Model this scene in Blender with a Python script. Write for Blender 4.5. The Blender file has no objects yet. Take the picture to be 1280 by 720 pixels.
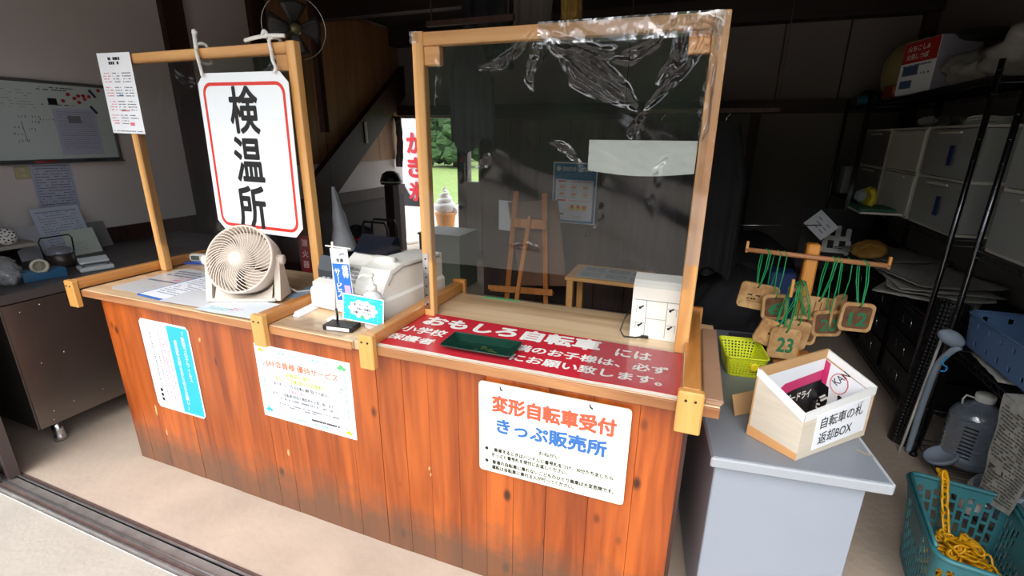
import bpy, math, random
from mathutils import Vector, Matrix, Euler
random.seed(7)
PI = math.pi
S = bpy.context.scene
COL = S.collection

# ------------------------------------------------------------------ camera
cam_d = bpy.data.cameras.new('camera')
cam = bpy.data.objects.new('camera', cam_d); COL.objects.link(cam); S.camera = cam
CAM = Vector((2.4982, -1.2494, 1.5737))
yaw, pitch, roll, focal = -0.3684, -0.3070, 0.0100, 597.71
fw = Vector((math.sin(yaw)*math.cos(pitch), math.cos(yaw)*math.cos(pitch), math.sin(pitch)))
rt = Vector((math.cos(yaw), -math.sin(yaw), 0)); up = rt.cross(fw)
rt2 = math.cos(roll)*rt + math.sin(roll)*up; up2 = -math.sin(roll)*rt + math.cos(roll)*up
m3 = Matrix((rt2, up2, -fw)).transposed()
cam.matrix_world = Matrix.Translation(CAM) @ m3.to_4x4()
cam_d.sensor_width = 36; cam_d.lens = focal*36/1280
cam_d.clip_start = 0.05; cam_d.clip_end = 300

# ------------------------------------------------------------------ sky, sun, exposure
S.view_settings.view_transform = 'Standard'; S.view_settings.look = 'None'
S.view_settings.gamma = 1; S.view_settings.exposure = 0.60
W = bpy.data.worlds.new('sky'); S.world = W; W.use_nodes = True
wn = W.node_tree.nodes; wl = W.node_tree.links
bg = wn['Background']; bg.inputs['Strength'].default_value = 2.1
geo = wn.new('ShaderNodeNewGeometry'); sep = wn.new('ShaderNodeSeparateXYZ')
ramp = wn.new('ShaderNodeValToRGB')
wl.new(geo.outputs['Incoming'], sep.inputs[0])
inv = wn.new('ShaderNodeMath'); inv.operation = 'MULTIPLY'; inv.inputs[1].default_value = -1
wl.new(sep.outputs['Z'], inv.inputs[0]); wl.new(inv.outputs[0], ramp.inputs[0])
ramp.color_ramp.elements[0].position = 0.0; ramp.color_ramp.elements[0].color = (0.72, 0.78, 0.86, 1)
ramp.color_ramp.elements[1].position = 0.8; ramp.color_ramp.elements[1].color = (0.92, 0.96, 1.0, 1)
wl.new(ramp.outputs[0], bg.inputs['Color'])
sun_d = bpy.data.lights.new('sun', 'SUN'); sun_d.energy = 2.2; sun_d.angle = math.radians(50); sun_d.color = (1, .97, .93)
sun = bpy.data.objects.new('sun', sun_d); COL.objects.link(sun); sun.location = (2, -6, 8)
sun.rotation_euler = Vector((0.05, -0.80, 0.75)).to_track_quat('Z', 'Y').to_euler()

# ------------------------------------------------------------------ materials
def lin(c):
    return tuple(((v/255)/12.92 if v/255 <= .04045 else ((v/255+.055)/1.055)**2.4) for v in c)
MC = {}
def M(name, col=(200,200,200), rough=.5, metal=0., var=0., scale=6., bump=0., bscale=40., rand=0., alpha=1., emit=0., spec=.5, stretch=(1,1,1), trans=0.):
    if name in MC: return MC[name]
    m = bpy.data.materials.new(name); m.use_nodes = True; MC[name] = m
    n = m.node_tree.nodes; l = m.node_tree.links; b = n['Principled BSDF']
    c = lin(col) + (1,)
    b.inputs['Base Color'].default_value = c; b.inputs['Roughness'].default_value = rough
    b.inputs['Metallic'].default_value = metal; b.inputs['Specular IOR Level'].default_value = spec
    if trans: b.inputs['Transmission Weight'].default_value = trans
    tc = n.new('ShaderNodeTexCoord'); mp = n.new('ShaderNodeMapping'); mp.inputs['Scale'].default_value = stretch
    l.new(tc.outputs['Object'], mp.inputs[0])
    out = None
    if var or rand:
        hs = n.new('ShaderNodeHueSaturation'); hs.inputs['Color'].default_value = c
        mx = n.new('ShaderNodeMath'); mx.operation = 'ADD'; mx.inputs[0].default_value = 1
        v = None
        if var:
            t = n.new('ShaderNodeTexNoise'); t.inputs['Scale'].default_value = scale; t.inputs['Detail'].default_value = 6
            l.new(mp.outputs[0], t.inputs['Vector'])
            a = n.new('ShaderNodeMapRange'); a.inputs[1].default_value = .25; a.inputs[2].default_value = .75
            a.inputs[3].default_value = -var; a.inputs[4].default_value = var
            l.new(t.outputs[0], a.inputs[0]); v = a.outputs[0]; l.new(v, mx.inputs[1])
        else: mx.inputs[1].default_value = 0
        o = mx.outputs[0]
        if rand:
            oi = n.new('ShaderNodeObjectInfo'); r = n.new('ShaderNodeMapRange')
            r.inputs[3].default_value = -rand; r.inputs[4].default_value = rand
            l.new(oi.outputs['Random'], r.inputs[0]); ad = n.new('ShaderNodeMath'); ad.operation = 'ADD'
            l.new(o, ad.inputs[0]); l.new(r.outputs[0], ad.inputs[1]); o = ad.outputs[0]
        l.new(o, hs.inputs['Value']); l.new(hs.outputs[0], b.inputs['Base Color'])
    if bump:
        t = n.new('ShaderNodeTexNoise'); t.inputs['Scale'].default_value = bscale; t.inputs['Detail'].default_value = 4
        l.new(mp.outputs[0], t.inputs['Vector'])
        bp = n.new('ShaderNodeBump'); bp.inputs['Strength'].default_value = bump; bp.inputs['Distance'].default_value = .01
        l.new(t.outputs[0], bp.inputs['Height']); l.new(bp.outputs[0], b.inputs['Normal'])
    if emit:
        b.inputs['Emission Color'].default_value = c; b.inputs['Emission Strength'].default_value = emit
    if alpha < 1: b.inputs['Alpha'].default_value = alpha
    return m
def film(name, gloss=.10, rough=.05, tint=(255,255,255), bump=0., bscale=12, milky=0.):
    """thin clear plastic sheet: transparent with a fresnel gloss and a little haze"""
    if name in MC: return MC[name]
    m = bpy.data.materials.new(name); m.use_nodes = True; MC[name] = m
    n = m.node_tree.nodes; l = m.node_tree.links; n.remove(n['Principled BSDF'])
    tr = n.new('ShaderNodeBsdfTransparent'); tr.inputs[0].default_value = lin(tint)+(1,)
    gl = n.new('ShaderNodeBsdfGlossy'); gl.inputs['Roughness'].default_value = rough
    fr = n.new('ShaderNodeFresnel'); fr.inputs['IOR'].default_value = 1.45
    mr = n.new('ShaderNodeMath'); mr.operation = 'MULTIPLY'; mr.use_clamp = True; mr.inputs[1].default_value = gloss*20
    l.new(fr.outputs[0], mr.inputs[0])
    a = n.new('ShaderNodeMixShader'); l.new(mr.outputs[0], a.inputs[0]); l.new(tr.outputs[0], a.inputs[1]); l.new(gl.outputs[0], a.inputs[2])
    d = n.new('ShaderNodeBsdfDiffuse'); d.inputs[0].default_value = lin(tint)+(1,)
    b2 = n.new('ShaderNodeMixShader'); b2.inputs[0].default_value = milky
    l.new(a.outputs[0], b2.inputs[1]); l.new(d.outputs[0], b2.inputs[2]); l.new(b2.outputs[0], n['Material Output'].inputs[0])
    if bump:
        tc = n.new('ShaderNodeTexCoord'); t = n.new('ShaderNodeTexNoise'); t.inputs['Scale'].default_value = bscale
        l.new(tc.outputs['Object'], t.inputs['Vector'])
        bp = n.new('ShaderNodeBump'); bp.inputs['Strength'].default_value = bump; bp.inputs['Distance'].default_value = .02
        l.new(t.outputs[0], bp.inputs['Height']); l.new(bp.outputs[0], gl.inputs['Normal']); l.new(bp.outputs[0], fr.inputs['Normal'])
    return m
def wood(name, c1, c2, axis='z', rough=.45, scale=9., rand=.12, knots=0., grime=0., coat=0., bump=.15):
    if name in MC: return MC[name]
    m = bpy.data.materials.new(name); m.use_nodes = True; MC[name] = m
    n = m.node_tree.nodes; l = m.node_tree.links; b = n['Principled BSDF']
    b.inputs['Roughness'].default_value = rough; b.inputs['Coat Weight'].default_value = coat; b.inputs['Coat Roughness'].default_value = .15
    tc = n.new('ShaderNodeTexCoord'); mp = n.new('ShaderNodeMapping'); oi = n.new('ShaderNodeObjectInfo')
    sc = [1, 1, 1]; sc['xyz'.index(axis)] = .07; mp.inputs['Scale'].default_value = sc
    ofs = n.new('ShaderNodeVectorMath'); ofs.operation = 'ADD'
    ml = n.new('ShaderNodeMath'); ml.operation = 'MULTIPLY'; ml.inputs[1].default_value = 13.
    l.new(oi.outputs['Random'], ml.inputs[0]); l.new(tc.outputs['Object'], ofs.inputs[0]); l.new(ml.outputs[0], ofs.inputs[1])
    l.new(ofs.outputs[0], mp.inputs[0])
    t = n.new('ShaderNodeTexNoise'); t.inputs['Scale'].default_value = scale*3; t.inputs['Detail'].default_value = 8; t.inputs['Distortion'].default_value = .6
    l.new(mp.outputs[0], t.inputs['Vector'])
    t2 = n.new('ShaderNodeTexNoise'); t2.inputs['Scale'].default_value = scale*.6; t2.inputs['Detail'].default_value = 3
    l.new(mp.outputs[0], t2.inputs['Vector'])
    ad = n.new('ShaderNodeMath'); ad.operation = 'ADD'; l.new(t.outputs[0], ad.inputs[0]); l.new(t2.outputs[0], ad.inputs[1])
    r = n.new('ShaderNodeMapRange'); r.inputs[1].default_value = .75; r.inputs[2].default_value = 1.25
    l.new(ad.outputs[0], r.inputs[0])
    mix = n.new('ShaderNodeMix'); mix.data_type = 'RGBA'
    mix.inputs[6].default_value = lin(c1)+(1,); mix.inputs[7].default_value = lin(c2)+(1,)
    l.new(r.outputs[0], mix.inputs[0]); out = mix.outputs[2]
    if knots:
        mk = n.new('ShaderNodeMapping'); s2 = [1, 1, 1]; s2['xyz'.index(axis)] = .55; mk.inputs['Scale'].default_value = s2
        l.new(ofs.outputs[0], mk.inputs[0])
        vo = n.new('ShaderNodeTexVoronoi'); vo.inputs['Scale'].default_value = 8.5; vo.inputs['Randomness'].default_value = 1
        l.new(mk.outputs[0], vo.inputs['Vector'])
        kr = n.new('ShaderNodeMapRange'); kr.inputs[1].default_value = .06; kr.inputs[2].default_value = .15; kr.inputs[3].default_value = knots; kr.inputs[4].default_value = 0
        l.new(vo.outputs['Distance'], kr.inputs[0])
        mk2 = n.new('ShaderNodeMix'); mk2.data_type = 'RGBA'; mk2.inputs[7].default_value = lin(tuple(v*.42 for v in c2))+(1,)
        l.new(kr.outputs[0], mk2.inputs[0]); l.new(out, mk2.inputs[6]); out = mk2.outputs[2]
    hs = n.new('ShaderNodeHueSaturation'); l.new(out, hs.inputs['Color'])
    rr = n.new('ShaderNodeMapRange'); rr.inputs[3].default_value = 1-rand; rr.inputs[4].default_value = 1+rand
    l.new(oi.outputs['Random'], rr.inputs[0]); l.new(rr.outputs[0], hs.inputs['Value']); out = hs.outputs[0]
    if grime:   # splash dirt worn into the foot of the boards, ragged upper edge
        sp = n.new('ShaderNodeSeparateXYZ'); l.new(tc.outputs['Object'], sp.inputs[0])
        gn = n.new('ShaderNodeTexNoise'); gn.inputs['Scale'].default_value = 7; gn.inputs['Detail'].default_value = 8; gn.inputs['Roughness'].default_value = .7
        l.new(tc.outputs['Object'], gn.inputs['Vector'])
        g1 = n.new('ShaderNodeMapRange'); g1.inputs[1].default_value = 0; g1.inputs[2].default_value = .42; g1.inputs[3].default_value = .80; g1.inputs[4].default_value = -.30
        l.new(sp.outputs['Z'], g1.inputs[0])
        g2 = n.new('ShaderNodeMath'); g2.operation = 'ADD'; l.new(g1.outputs[0], g2.inputs[0]); l.new(gn.outputs[0], g2.inputs[1])
        g3 = n.new('ShaderNodeMapRange'); g3.inputs[1].default_value = .62; g3.inputs[2].default_value = 1.05; g3.inputs[3].default_value = 0; g3.inputs[4].default_value = grime
        l.new(g2.outputs[0], g3.inputs[0])
        gm = n.new('ShaderNodeMix'); gm.data_type = 'RGBA'; gm.inputs[7].default_value = lin((92,70,54))+(1,)
        l.new(g3.outputs[0], gm.inputs[0]); l.new(out, gm.inputs[6]); out = gm.outputs[2]
    l.new(out, b.inputs['Base Color'])
    bp = n.new('ShaderNodeBump'); bp.inputs['Strength'].default_value = bump; bp.inputs['Distance'].default_value = .004
    l.new(t.outputs[0], bp.inputs['Height']); l.new(bp.outputs[0], b.inputs['Normal'])
    return m

w_body = wood('stained pine boards', (190,94,32), (128,54,15), 'z', .36, 9, .09, .95, .8, .25)
w_top = wood('worn counter top', (226,196,158), (186,148,106), 'x', .3, 7, .05, 0, 0, .35)
w_edge = wood('scuffed top edge', (196,140,92), (140,88,52), 'x', .5, 10, .06)
w_rail = wood('varnished rail wood', (214,152,84), (176,110,52), 'y', .35, 9, .07, 0, 0, .3)
w_block = wood('end grain block', (226,172,98), (196,136,66), 'z', .35, 6, .05, 0, 0, .3)
w_post = wood('pine batten', (228,176,112), (200,138,76), 'z', .4, 8, .05, .25)
w_postx = wood('pine batten crosswise', (228,178,118), (202,142,84), 'x', .4, 8, .05, .25)
w_dark = wood('dark stained timber', (70,38,28), (42,22,17), 'z', .6, 8, .1)
w_darkx = wood('dark stained beam', (58,36,30), (34,22,18), 'x', .6, 8, .1)
w_ply = wood('brown plywood', (178,130,88), (150,104,68), 'z', .6, 4, .05)
w_easel = wood('easel wood', (232,156,86), (196,118,56), 'z', .5, 9, .06)
w_tag = wood('pale tag wood', (206,166,114), (160,116,72), 'z', .5, 12, .08)
w_tagd = wood('dark tag face', (118,80,54), (84,54,36), 'z', .5, 12, .08)
w_panel = wood('dark partition board', (74,54,46), (50,36,32), 'z', .6, 5, .12)
m_white = M('white plastic', (236,232,224), .35)
m_paper = M('white paper', (238,240,246), .6, var=.02)
m_gloss = M('laminated paper', (236,240,246), .2)
m_black = M('black plastic', (22,22,24), .4)
m_blacktext = M('black print', (20,18,20), .5)
m_chrome = M('bright metal', (200,200,205), .2, 1)
m_wire = M('dark chrome wire', (92,92,96), .3, 1)
m_rope = M('white rope', (232,230,226), .8, bump=.6, bscale=120)
m_steel = M('stainless steel', (120,112,106), .33, .85, var=.1, scale=3, bump=.05, bscale=60)
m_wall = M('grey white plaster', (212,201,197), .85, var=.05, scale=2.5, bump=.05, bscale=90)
m_news = M('newsprint', (176,172,164), .8, var=.25, scale=35)
m_dark = M('dark cloth', (34,32,36), .85, var=.3, scale=5, bump=.4, bscale=14)
m_clear = film('clear thin plastic', .16, .12, (236,240,246), .8, 30, .12)
m_bag = film('crumpled clear bag', .16, .14, (246,248,252), .8, 30, .22)

# ------------------------------------------------------------------ mesh builder
class MB:
    def __init__(s): s.v = []; s.f = []; s.sm = []
    def add(s, vs, fs, smooth=False):
        k = len(s.v); s.v += [tuple(v) for v in vs]; s.f += [tuple(k+i for i in f) for f in fs]; s.sm += [smooth]*len(fs); return s
    def box(s, c, d, rot=None, bev=0.):
        hx, hy, hz = d[0]/2, d[1]/2, d[2]/2; R = Euler(rot).to_matrix() if rot else None
        if bev <= 0:
            vs = [Vector((x*hx, y*hy, z*hz)) for x in (-1,1) for y in (-1,1) for z in (-1,1)]
            fs = [(0,1,3,2),(4,6,7,5),(0,4,5,1),(2,3,7,6),(0,2,6,4),(1,5,7,3)]
        else:
            bev = min(bev, hx*.9, hy*.9, hz*.9)
            vs = []; idx = {}
            for x in (-1,1):
                for y in (-1,1):
                    for z in (-1,1):
                        for a in range(3):
                            e = [hx-bev, hy-bev, hz-bev]; e[a] = (hx, hy, hz)[a]
                            idx[(x,y,z,a)] = len(vs); vs.append(Vector((x*e[0], y*e[1], z*e[2])))
            fs = []
            for a in range(3):
                b, c_ = (a+1) % 3, (a+2) % 3
                for sg in (-1,1):
                    q = []
                    for (p, r) in ((-1,-1),(1,-1),(1,1),(-1,1)):
                        k = [0,0,0]; k[a] = sg; k[b] = p; k[c_] = r; q.append(idx[(*k, a)])
                    fs.append(tuple(q if sg > 0 else q[::-1]))
                for p in (-1,1):
                    for r in (-1,1):
                        k = [0,0,0]; k[b] = p; k[c_] = r
                        k0 = list(k); k0[a] = -1; k1 = list(k); k1[a] = 1
                        q = [idx[(*k0, b)], idx[(*k1, b)], idx[(*k1, c_)], idx[(*k0, c_)]]
                        fs.append(tuple(q if p*r < 0 else q[::-1]))
            for x in (-1,1):
                for y in (-1,1):
                    for z in (-1,1):
                        q = [idx[(x,y,z,a)] for a in range(3)]; fs.append(tuple(q if x*y*z > 0 else q[::-1]))
        c = Vector(c)
        vs = [(R @ v if R else v) + c for v in vs]
        return s.add(vs, fs)
    def tube(s, pts, r, n=8, closed=False, caps=True):
        pts = [Vector(p) for p in pts]; L = len(pts); rs = r if isinstance(r, (list, tuple)) else [r]*L
        rings = []; prev = None; vs = []
        for i, p in enumerate(pts):
            a = pts[i-1] if (i > 0 or closed) else p; b = pts[(i+1) % L] if (i < L-1 or closed) else p
            t = (b-a).normalized() if (b-a).length > 1e-9 else Vector((0,0,1))
            if prev is None:
                u = t.cross(Vector((0,0,1)));
                if u.length < .05: u = t.cross(Vector((1,0,0)))
                u.normalize()
            else:
                u = prev - t*prev.dot(t); u.normalize() if u.length > 1e-6 else None
            prev = u; w = t.cross(u)
            for k in range(n):
                an = 2*PI*k/n; vs.append(p + (u*math.cos(an)+w*math.sin(an))*rs[i])
        fs = []
        for i in range(L if closed else L-1):
            j = (i+1) % L
            for k in range(n): fs.append((i*n+k, i*n+(k+1) % n, j*n+(k+1) % n, j*n+k))
        if caps and not closed: fs += [tuple(range(n))[::-1], tuple((L-1)*n+k for k in range(n))]
        return s.add(vs, fs, n > 5)
    def cyl(s, a, b, r0, r1=None, n=14): return s.tube([a, b], [r0, r0 if r1 is None else r1], n)
    def lathe(s, prof, n=24, c=(0,0,0), R=None, sx=1, sy=1):
        vs = []; c = Vector(c)
        for (r, z) in prof:
            for k in range(n):
                a = 2*PI*k/n; v = Vector((r*math.cos(a)*sx, r*math.sin(a)*sy, z)); vs.append((R @ v if R else v)+c)
        fs = []
        for i in range(len(prof)-1):
            for k in range(n): fs.append((i*n+k, i*n+(k+1) % n, (i+1)*n+(k+1) % n, (i+1)*n+k))
        if prof[0][0] > 1e-5: fs.append(tuple(range(n))[::-1])
        if prof[-1][0] > 1e-5: fs.append(tuple((len(prof)-1)*n+k for k in range(n)))
        return s.add(vs, fs, True)
    def ball(s, c, r, n=14, sc=(1,1,1)):
        prof = [(math.sin(PI*i/8)*r if 0 < i < 8 else 1e-6, -math.cos(PI*i/8)*r) for i in range(9)]
        k = len(s.v); s.lathe(prof, n, (0,0,0))
        for i in range(k, len(s.v)):
            v = s.v[i]; s.v[i] = (v[0]*sc[0]+c[0], v[1]*sc[1]+c[1], v[2]*sc[2]+c[2])
        return s
    def prism(s, poly, z0, z1):
        n = len(poly); vs = [(x, y, z0) for x, y in poly]+[(x, y, z1) for x, y in poly]
        return s.add(vs, [tuple(range(n))[::-1], tuple(range(n, 2*n))]+[(i, (i+1) % n, n+(i+1) % n, n+i) for i in range(n)])
    def extr(s, poly, axis, a0, a1):
        """polygon in the plane normal to axis, extruded from a0 to a1"""
        n = len(poly)
        def P(p, a): return {'x': (a, p[0], p[1]), 'y': (p[0], a, p[1]), 'z': (p[0], p[1], a)}[axis]
        return s.add([P(p, a0) for p in poly]+[P(p, a1) for p in poly], [tuple(range(n))[::-1], tuple(range(n, 2*n))]+[(i, (i+1) % n, n+(i+1) % n, n+i) for i in range(n)])
    def grid(s, nu, nv, fn, keep=None, smooth=True):
        vs = [fn(i/nu, j/nv) for j in range(nv+1) for i in range(nu+1)]
        fs = [(j*(nu+1)+i, j*(nu+1)+i+1, (j+1)*(nu+1)+i+1, (j+1)*(nu+1)+i) for j in range(nv) for i in range(nu) if keep is None or keep(i, j)]
        return s.add(vs, fs, smooth)
    def mesh(s, name, m):
        me = bpy.data.meshes.new(name); me.from_pydata(s.v, [], s.f); me.update()
        me.polygons.foreach_set('use_smooth', s.sm)
        if m: me.materials.append(m)
        return me
    def build(s, name, m, parent=None, loc=None, rot=None, solid=0.):
        o = bpy.data.objects.new(name, s.mesh(name, m)); COL.objects.link(o)
        if parent: o.parent = parent
        if loc: o.location = loc
        if rot: o.rotation_euler = rot
        if solid:
            md = o.modifiers.new('thickness', 'SOLIDIFY'); md.thickness = solid; md.offset = 0
        return o
def tag(o, label, cat, group=None, kind=None):
    if label: o['label'] = label
    if cat: o['category'] = cat
    if group: o['group'] = group
    if kind: o['kind'] = kind
    return o
def T(name, label, cat, loc=(0,0,0), rot=(0,0,0), group=None):
    o = bpy.data.objects.new(name, None); o.empty_display_size = .05; COL.objects.link(o)
    o.location = loc; o.rotation_euler = rot
    return tag(o, label, cat, group)
def struct(name, mb, m, parent=None, **k):
    o = mb.build(name, m, parent, **k)
    if parent is None: o['kind'] = 'structure'
    return o
def copy_tree(o, parent=None):
    c = o.copy(); COL.objects.link(c)
    if parent: c.parent = parent
    for ch in list(o.children): copy_tree(ch, c)
    return c
def B(x, y, z=0.):   # frame of the right counter unit, turned one degree
    c, s = math.cos(.0174), math.sin(.0174)
    return (1.5+(x-1.5)*c-y*s, (x-1.5)*s+y*c, z)
TCACHE = {}
def text(body, parent, x, y, w=None, h=None, z=.001, mat=None, bold=0., name='lettering', rot=0., align='C', line=1.):
    """flat lettering in the parent's local XY plane; w, h = size it fills; (x, y) = its centre (or left edge for 'L')"""
    key = (body, line)
    if key not in TCACHE:
        cu = bpy.data.curves.new('t', 'FONT'); cu.body = body; cu.size = 1; cu.resolution_u = 3
        cu.space_line = line; cu.align_x = 'CENTER' if '\n' in body else 'LEFT'
        o = bpy.data.objects.new('t', cu); COL.objects.link(o)
        dg = bpy.context.evaluated_depsgraph_get(); me = bpy.data.meshes.new_from_object(o.evaluated_get(dg))
        vs = [tuple(v.co) for v in me.vertices]; fs = [tuple(p.vertices) for p in me.polygons]
        bpy.data.objects.remove(o); bpy.data.curves.remove(cu); bpy.data.meshes.remove(me)
        TCACHE[key] = (vs, fs)
    vs, fs = TCACHE[key]
    if not vs: return None
    x0 = min(v[0] for v in vs); x1 = max(v[0] for v in vs); y0 = min(v[1] for v in vs); y1 = max(v[1] for v in vs)
    sx = (w/(x1-x0)) if w else h/(y1-y0); sy = (h/(y1-y0)) if h else sx
    cx = (x0+x1)/2 if align == 'C' else x0; cy = (y0+y1)/2
    mb = MB(); e = bold
    for i, (dx, dy) in enumerate([(0,0)]+([(e,0),(-e,0),(0,e),(0,-e),(e*.7,e*.7),(-e*.7,e*.7),(e*.7,-e*.7),(-e*.7,-e*.7)] if e else [])):
        k = 1/(1+2*e)      # heavier strokes: the same outline laid again around itself
        mb.add([((v[0]-cx+dx)*sx*k, (v[1]-cy+dy)*sy*k, i*4e-5) for v in vs], fs)
    return mb.build(name, mat or m_blacktext, parent, (x, y, z), (0, 0, rot))
def curve(pts, n=6):
    P = [Vector(p) for p in pts]; out = []
    for i in range(len(P)-1):
        a = P[max(0, i-1)]; b = P[i]; c = P[i+1]; d = P[min(len(P)-1, i+2)]
        for k in range(n):
            t = k/n; out.append(.5*((2*b)+(c-a)*t+(2*a-5*b+4*c-d)*t*t+(3*b-a-3*c+d)*t**3))
    return out+[P[-1]]
def rrect(w, h, r, n=5, cx=0, cy=0):
    p = []
    for (sx, sy, a0) in ((1,1,0),(-1,1,90),(-1,-1,180),(1,-1,270)):
        for i in range(n+1):
            a = math.radians(a0+90*i/n); p.append((cx+sx*(w/2-r)+r*math.cos(a), cy+sy*(h/2-r)+r*math.sin(a)))
    return p
def slab(parent, name, w, h, m, z0=0, z1=.001, r=0, cx=0, cy=0):
    mb = MB(); mb.prism(rrect(w, h, r, 5, cx, cy) if r else [(cx-w/2,cy-h/2),(cx+w/2,cy-h/2),(cx+w/2,cy+h/2),(cx-w/2,cy+h/2)], z0, z1)
    return mb.build(name, m, parent)
def rows(parent, x0, x1, ys, m, z=.0012, hgt=.003, seed=1, name='printed_lines', gap=.25, unit=.004):
    """illegible fine print: rows of tiny marks"""
    rd = random.Random(seed); mb = MB()
    for y in ys:
        x = x0
        while x < x1-unit:
            w = unit*rd.uniform(.5, 1.5)
            if rd.random() > gap: mb.add([(x,y-hgt/2,z),(min(x+w,x1),y-hgt/2,z),(min(x+w,x1),y+hgt/2,z),(x,y+hgt/2,z)], [(0,1,2,3)])
            x += w*1.25
    o = mb.build(name, m, parent); o['kind'] = 'stuff'; return o
FRONT = (PI/2, 0, 0)
def smoothfn(seed, amp):
    rd = random.Random(seed); A = [(rd.uniform(4,14), rd.uniform(0,2*PI), rd.uniform(4,14), rd.uniform(0,2*PI), rd.uniform(.3,1)) for _ in range(5)]
    return lambda u, v: amp*sum(a[4]*math.sin(a[0]*u+a[1]+a[2]*v*.7)*math.cos(a[2]*v+a[3]) for a in A)/2.5

# ------------------------------------------------------------------ setting
LX, RX, BY, FY, CZ = -1.35, 4.25, 4.5, -.33, 2.85
m_floor = M('shed concrete floor', (180,162,146), .75, var=.13, scale=3.2, bump=.25, bscale=30)
m_out = M('yard concrete', (172,163,152), .8, var=.1, scale=2.2, bump=.35, bscale=45)
m_gravel = M('gravel yard', (170,158,146), .9, var=.3, scale=60, bump=.6, bscale=90)
m_grassy = M('lawn', (116,138,70), .9, var=.25, scale=6, bump=.5, bscale=60)
struct('floor', MB().box(((LX+RX)/2, (BY+FY)/2+.06, -.05), (RX-LX+.2, BY-FY+.12, .1)), m_floor)
struct('yard_slab', MB().box((1.5, -3.9, -.056), (14, 6.97, .1)), m_out)
struct('ground_gravel', MB().box((-1, 6.9, -.07), (16, 4.5, .1)), m_gravel)
struct('ground_lawn', MB().box((-8, 30, -.09), (70, 44, .1)), m_grassy)
struct('ground_far', MB().box((0, -26, -.12), (90, 46, .1)), m_gravel)
# sliding door track let into the floor
m_rail = M('worn steel rail', (186,184,184), .35, .9, var=.2, scale=20)
m_groove = M('dirty rail groove', (92,72,66), .8, var=.3, scale=30)
tr = struct('trim_1', MB().box((1.6, -.36, -.008), (4.3, .095, .016)), M('rail bed steel', (150,142,138), .5, .6, var=.25, scale=14))
for y in (-.400, -.372, -.322):
    MB().box((1.6, y, .004), (4.3, .006, .012)).build('rail', m_rail, tr)
for y in (-.386, -.309):
    MB().box((1.6, y, .001), (4.3, .017, .003)).build('groove', m_groove, tr)

m_wall2 = M('shade darkened plaster', (124,115,111), .85, var=.05, scale=2.5)  # back and right walls: interior dimness put into the plaster colour
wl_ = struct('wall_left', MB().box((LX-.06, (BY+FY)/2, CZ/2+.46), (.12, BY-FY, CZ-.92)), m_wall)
MB().box((LX-.055, (BY+FY)/2, .42), (.11, BY-FY, .84)).build('lower_boarding', M('brown dado board', (52,40,36), .7, var=.15, scale=4), wl_)
MB().box((LX+.008, (BY+FY)/2, .87), (.03, BY-FY, .13)).build('dado_rail', w_dark, wl_)
for y in (1.56, 2.34):
    MB().box((LX+.02, y, CZ/2), (.08, .16, CZ)).build('post', w_dark, wl_)
for k in range(4):
    MB().box((LX+.012, 2.42+.26+k*.523, 2.05), (.02, .518, 1.55)).build('plywood_panel', w_ply, wl_)
# stringer of the stair that climbs to the loft against the left wall
st = struct('trim_2', MB().extr([(2.62,1.06),(4.5,2.42),(4.5,2.06),(2.85,.80),(2.62,.80)], 'x', LX+.03, LX+.11), w_dark)
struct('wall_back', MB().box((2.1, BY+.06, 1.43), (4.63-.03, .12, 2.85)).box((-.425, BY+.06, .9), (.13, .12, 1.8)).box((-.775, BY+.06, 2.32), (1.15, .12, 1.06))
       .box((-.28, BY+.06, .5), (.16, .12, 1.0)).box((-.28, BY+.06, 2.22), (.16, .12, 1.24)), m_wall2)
struct('trim_3', MB().box((-.425, BY-.02, 1.0), (.10, .08, 2.0)).box((-.12, BY-.02, 1.0), (.06, .06, 1.9)), w_dark)
struct('trim_4', MB().box((1.45, BY-.04, 1.88), (5.58, .08, .12)), w_darkx)
struct('trim_5', MB().box((1.45, BY-.09, 2.74), (5.58, .18, .22)), w_darkx)
fr = struct('door_2', MB().box((2.60, BY-.015, .95), (.62, .03, 1.80)), M('pale door leaf', (112,104,100), .7))
MB().box((2.935, BY-.035, .95), (.085, .07, 1.95)).build('door_jamb', w_dark, fr)
MB().box((2.25, BY-.035, .95), (.085, .07, 1.95)).build('door_jamb', w_dark, fr)
for x in (3.08, 3.62):
    struct('trim_6' if x < 3.2 else 'trim_7', MB().box((x, BY-.006, 2.32), (.012, .012, .76)), w_dark)
struct('trim_8', MB().box((RX-.05, BY-.05, 1.4), (.1, .1, 2.8)), w_dark)
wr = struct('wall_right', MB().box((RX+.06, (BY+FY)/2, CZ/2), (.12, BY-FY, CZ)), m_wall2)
MB().box((RX-.012, (BY+FY)/2, .62), (.024, BY-FY, .12)).build('dado_rail', w_dark, wr)
MB().box((RX-.02, 1.9, 2.21), (.04, 2.2, .08)).build('upper_rail', w_dark, wr)
MB().box((RX-.008, 1.6, 1.52), (.014, 1.6, .5)).build('green_board', M('faded green board', (96,140,98), .7), wr)
cl = struct('ceiling', MB().box(((LX+RX)/2, (BY+FY)/2, CZ+.05), (RX-LX, BY-FY, .1)), M('dark ceiling boards', (44,36,34), .8, var=.2))
for y in (.7, 1.9, 3.1):
    MB().box((1.45, y, CZ-.09), (5.6, .11, .18)).build('beam', w_darkx, cl)
# front of the shed, outside the frame: header, jambs, eaves
struct('wall_front', MB().box((1.45, FY, 2.62), (5.84, .12, .58)).box((-.93, FY+.02, 1.17), (.86, .06, 2.36)).box((3.93, FY, 1.17), (.76, .12, 2.36)), w_darkx)
struct('trim_9', MB().box((1.45, FY-.40, 2.68), (6.4, .8, .06)), w_darkx)
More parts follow.
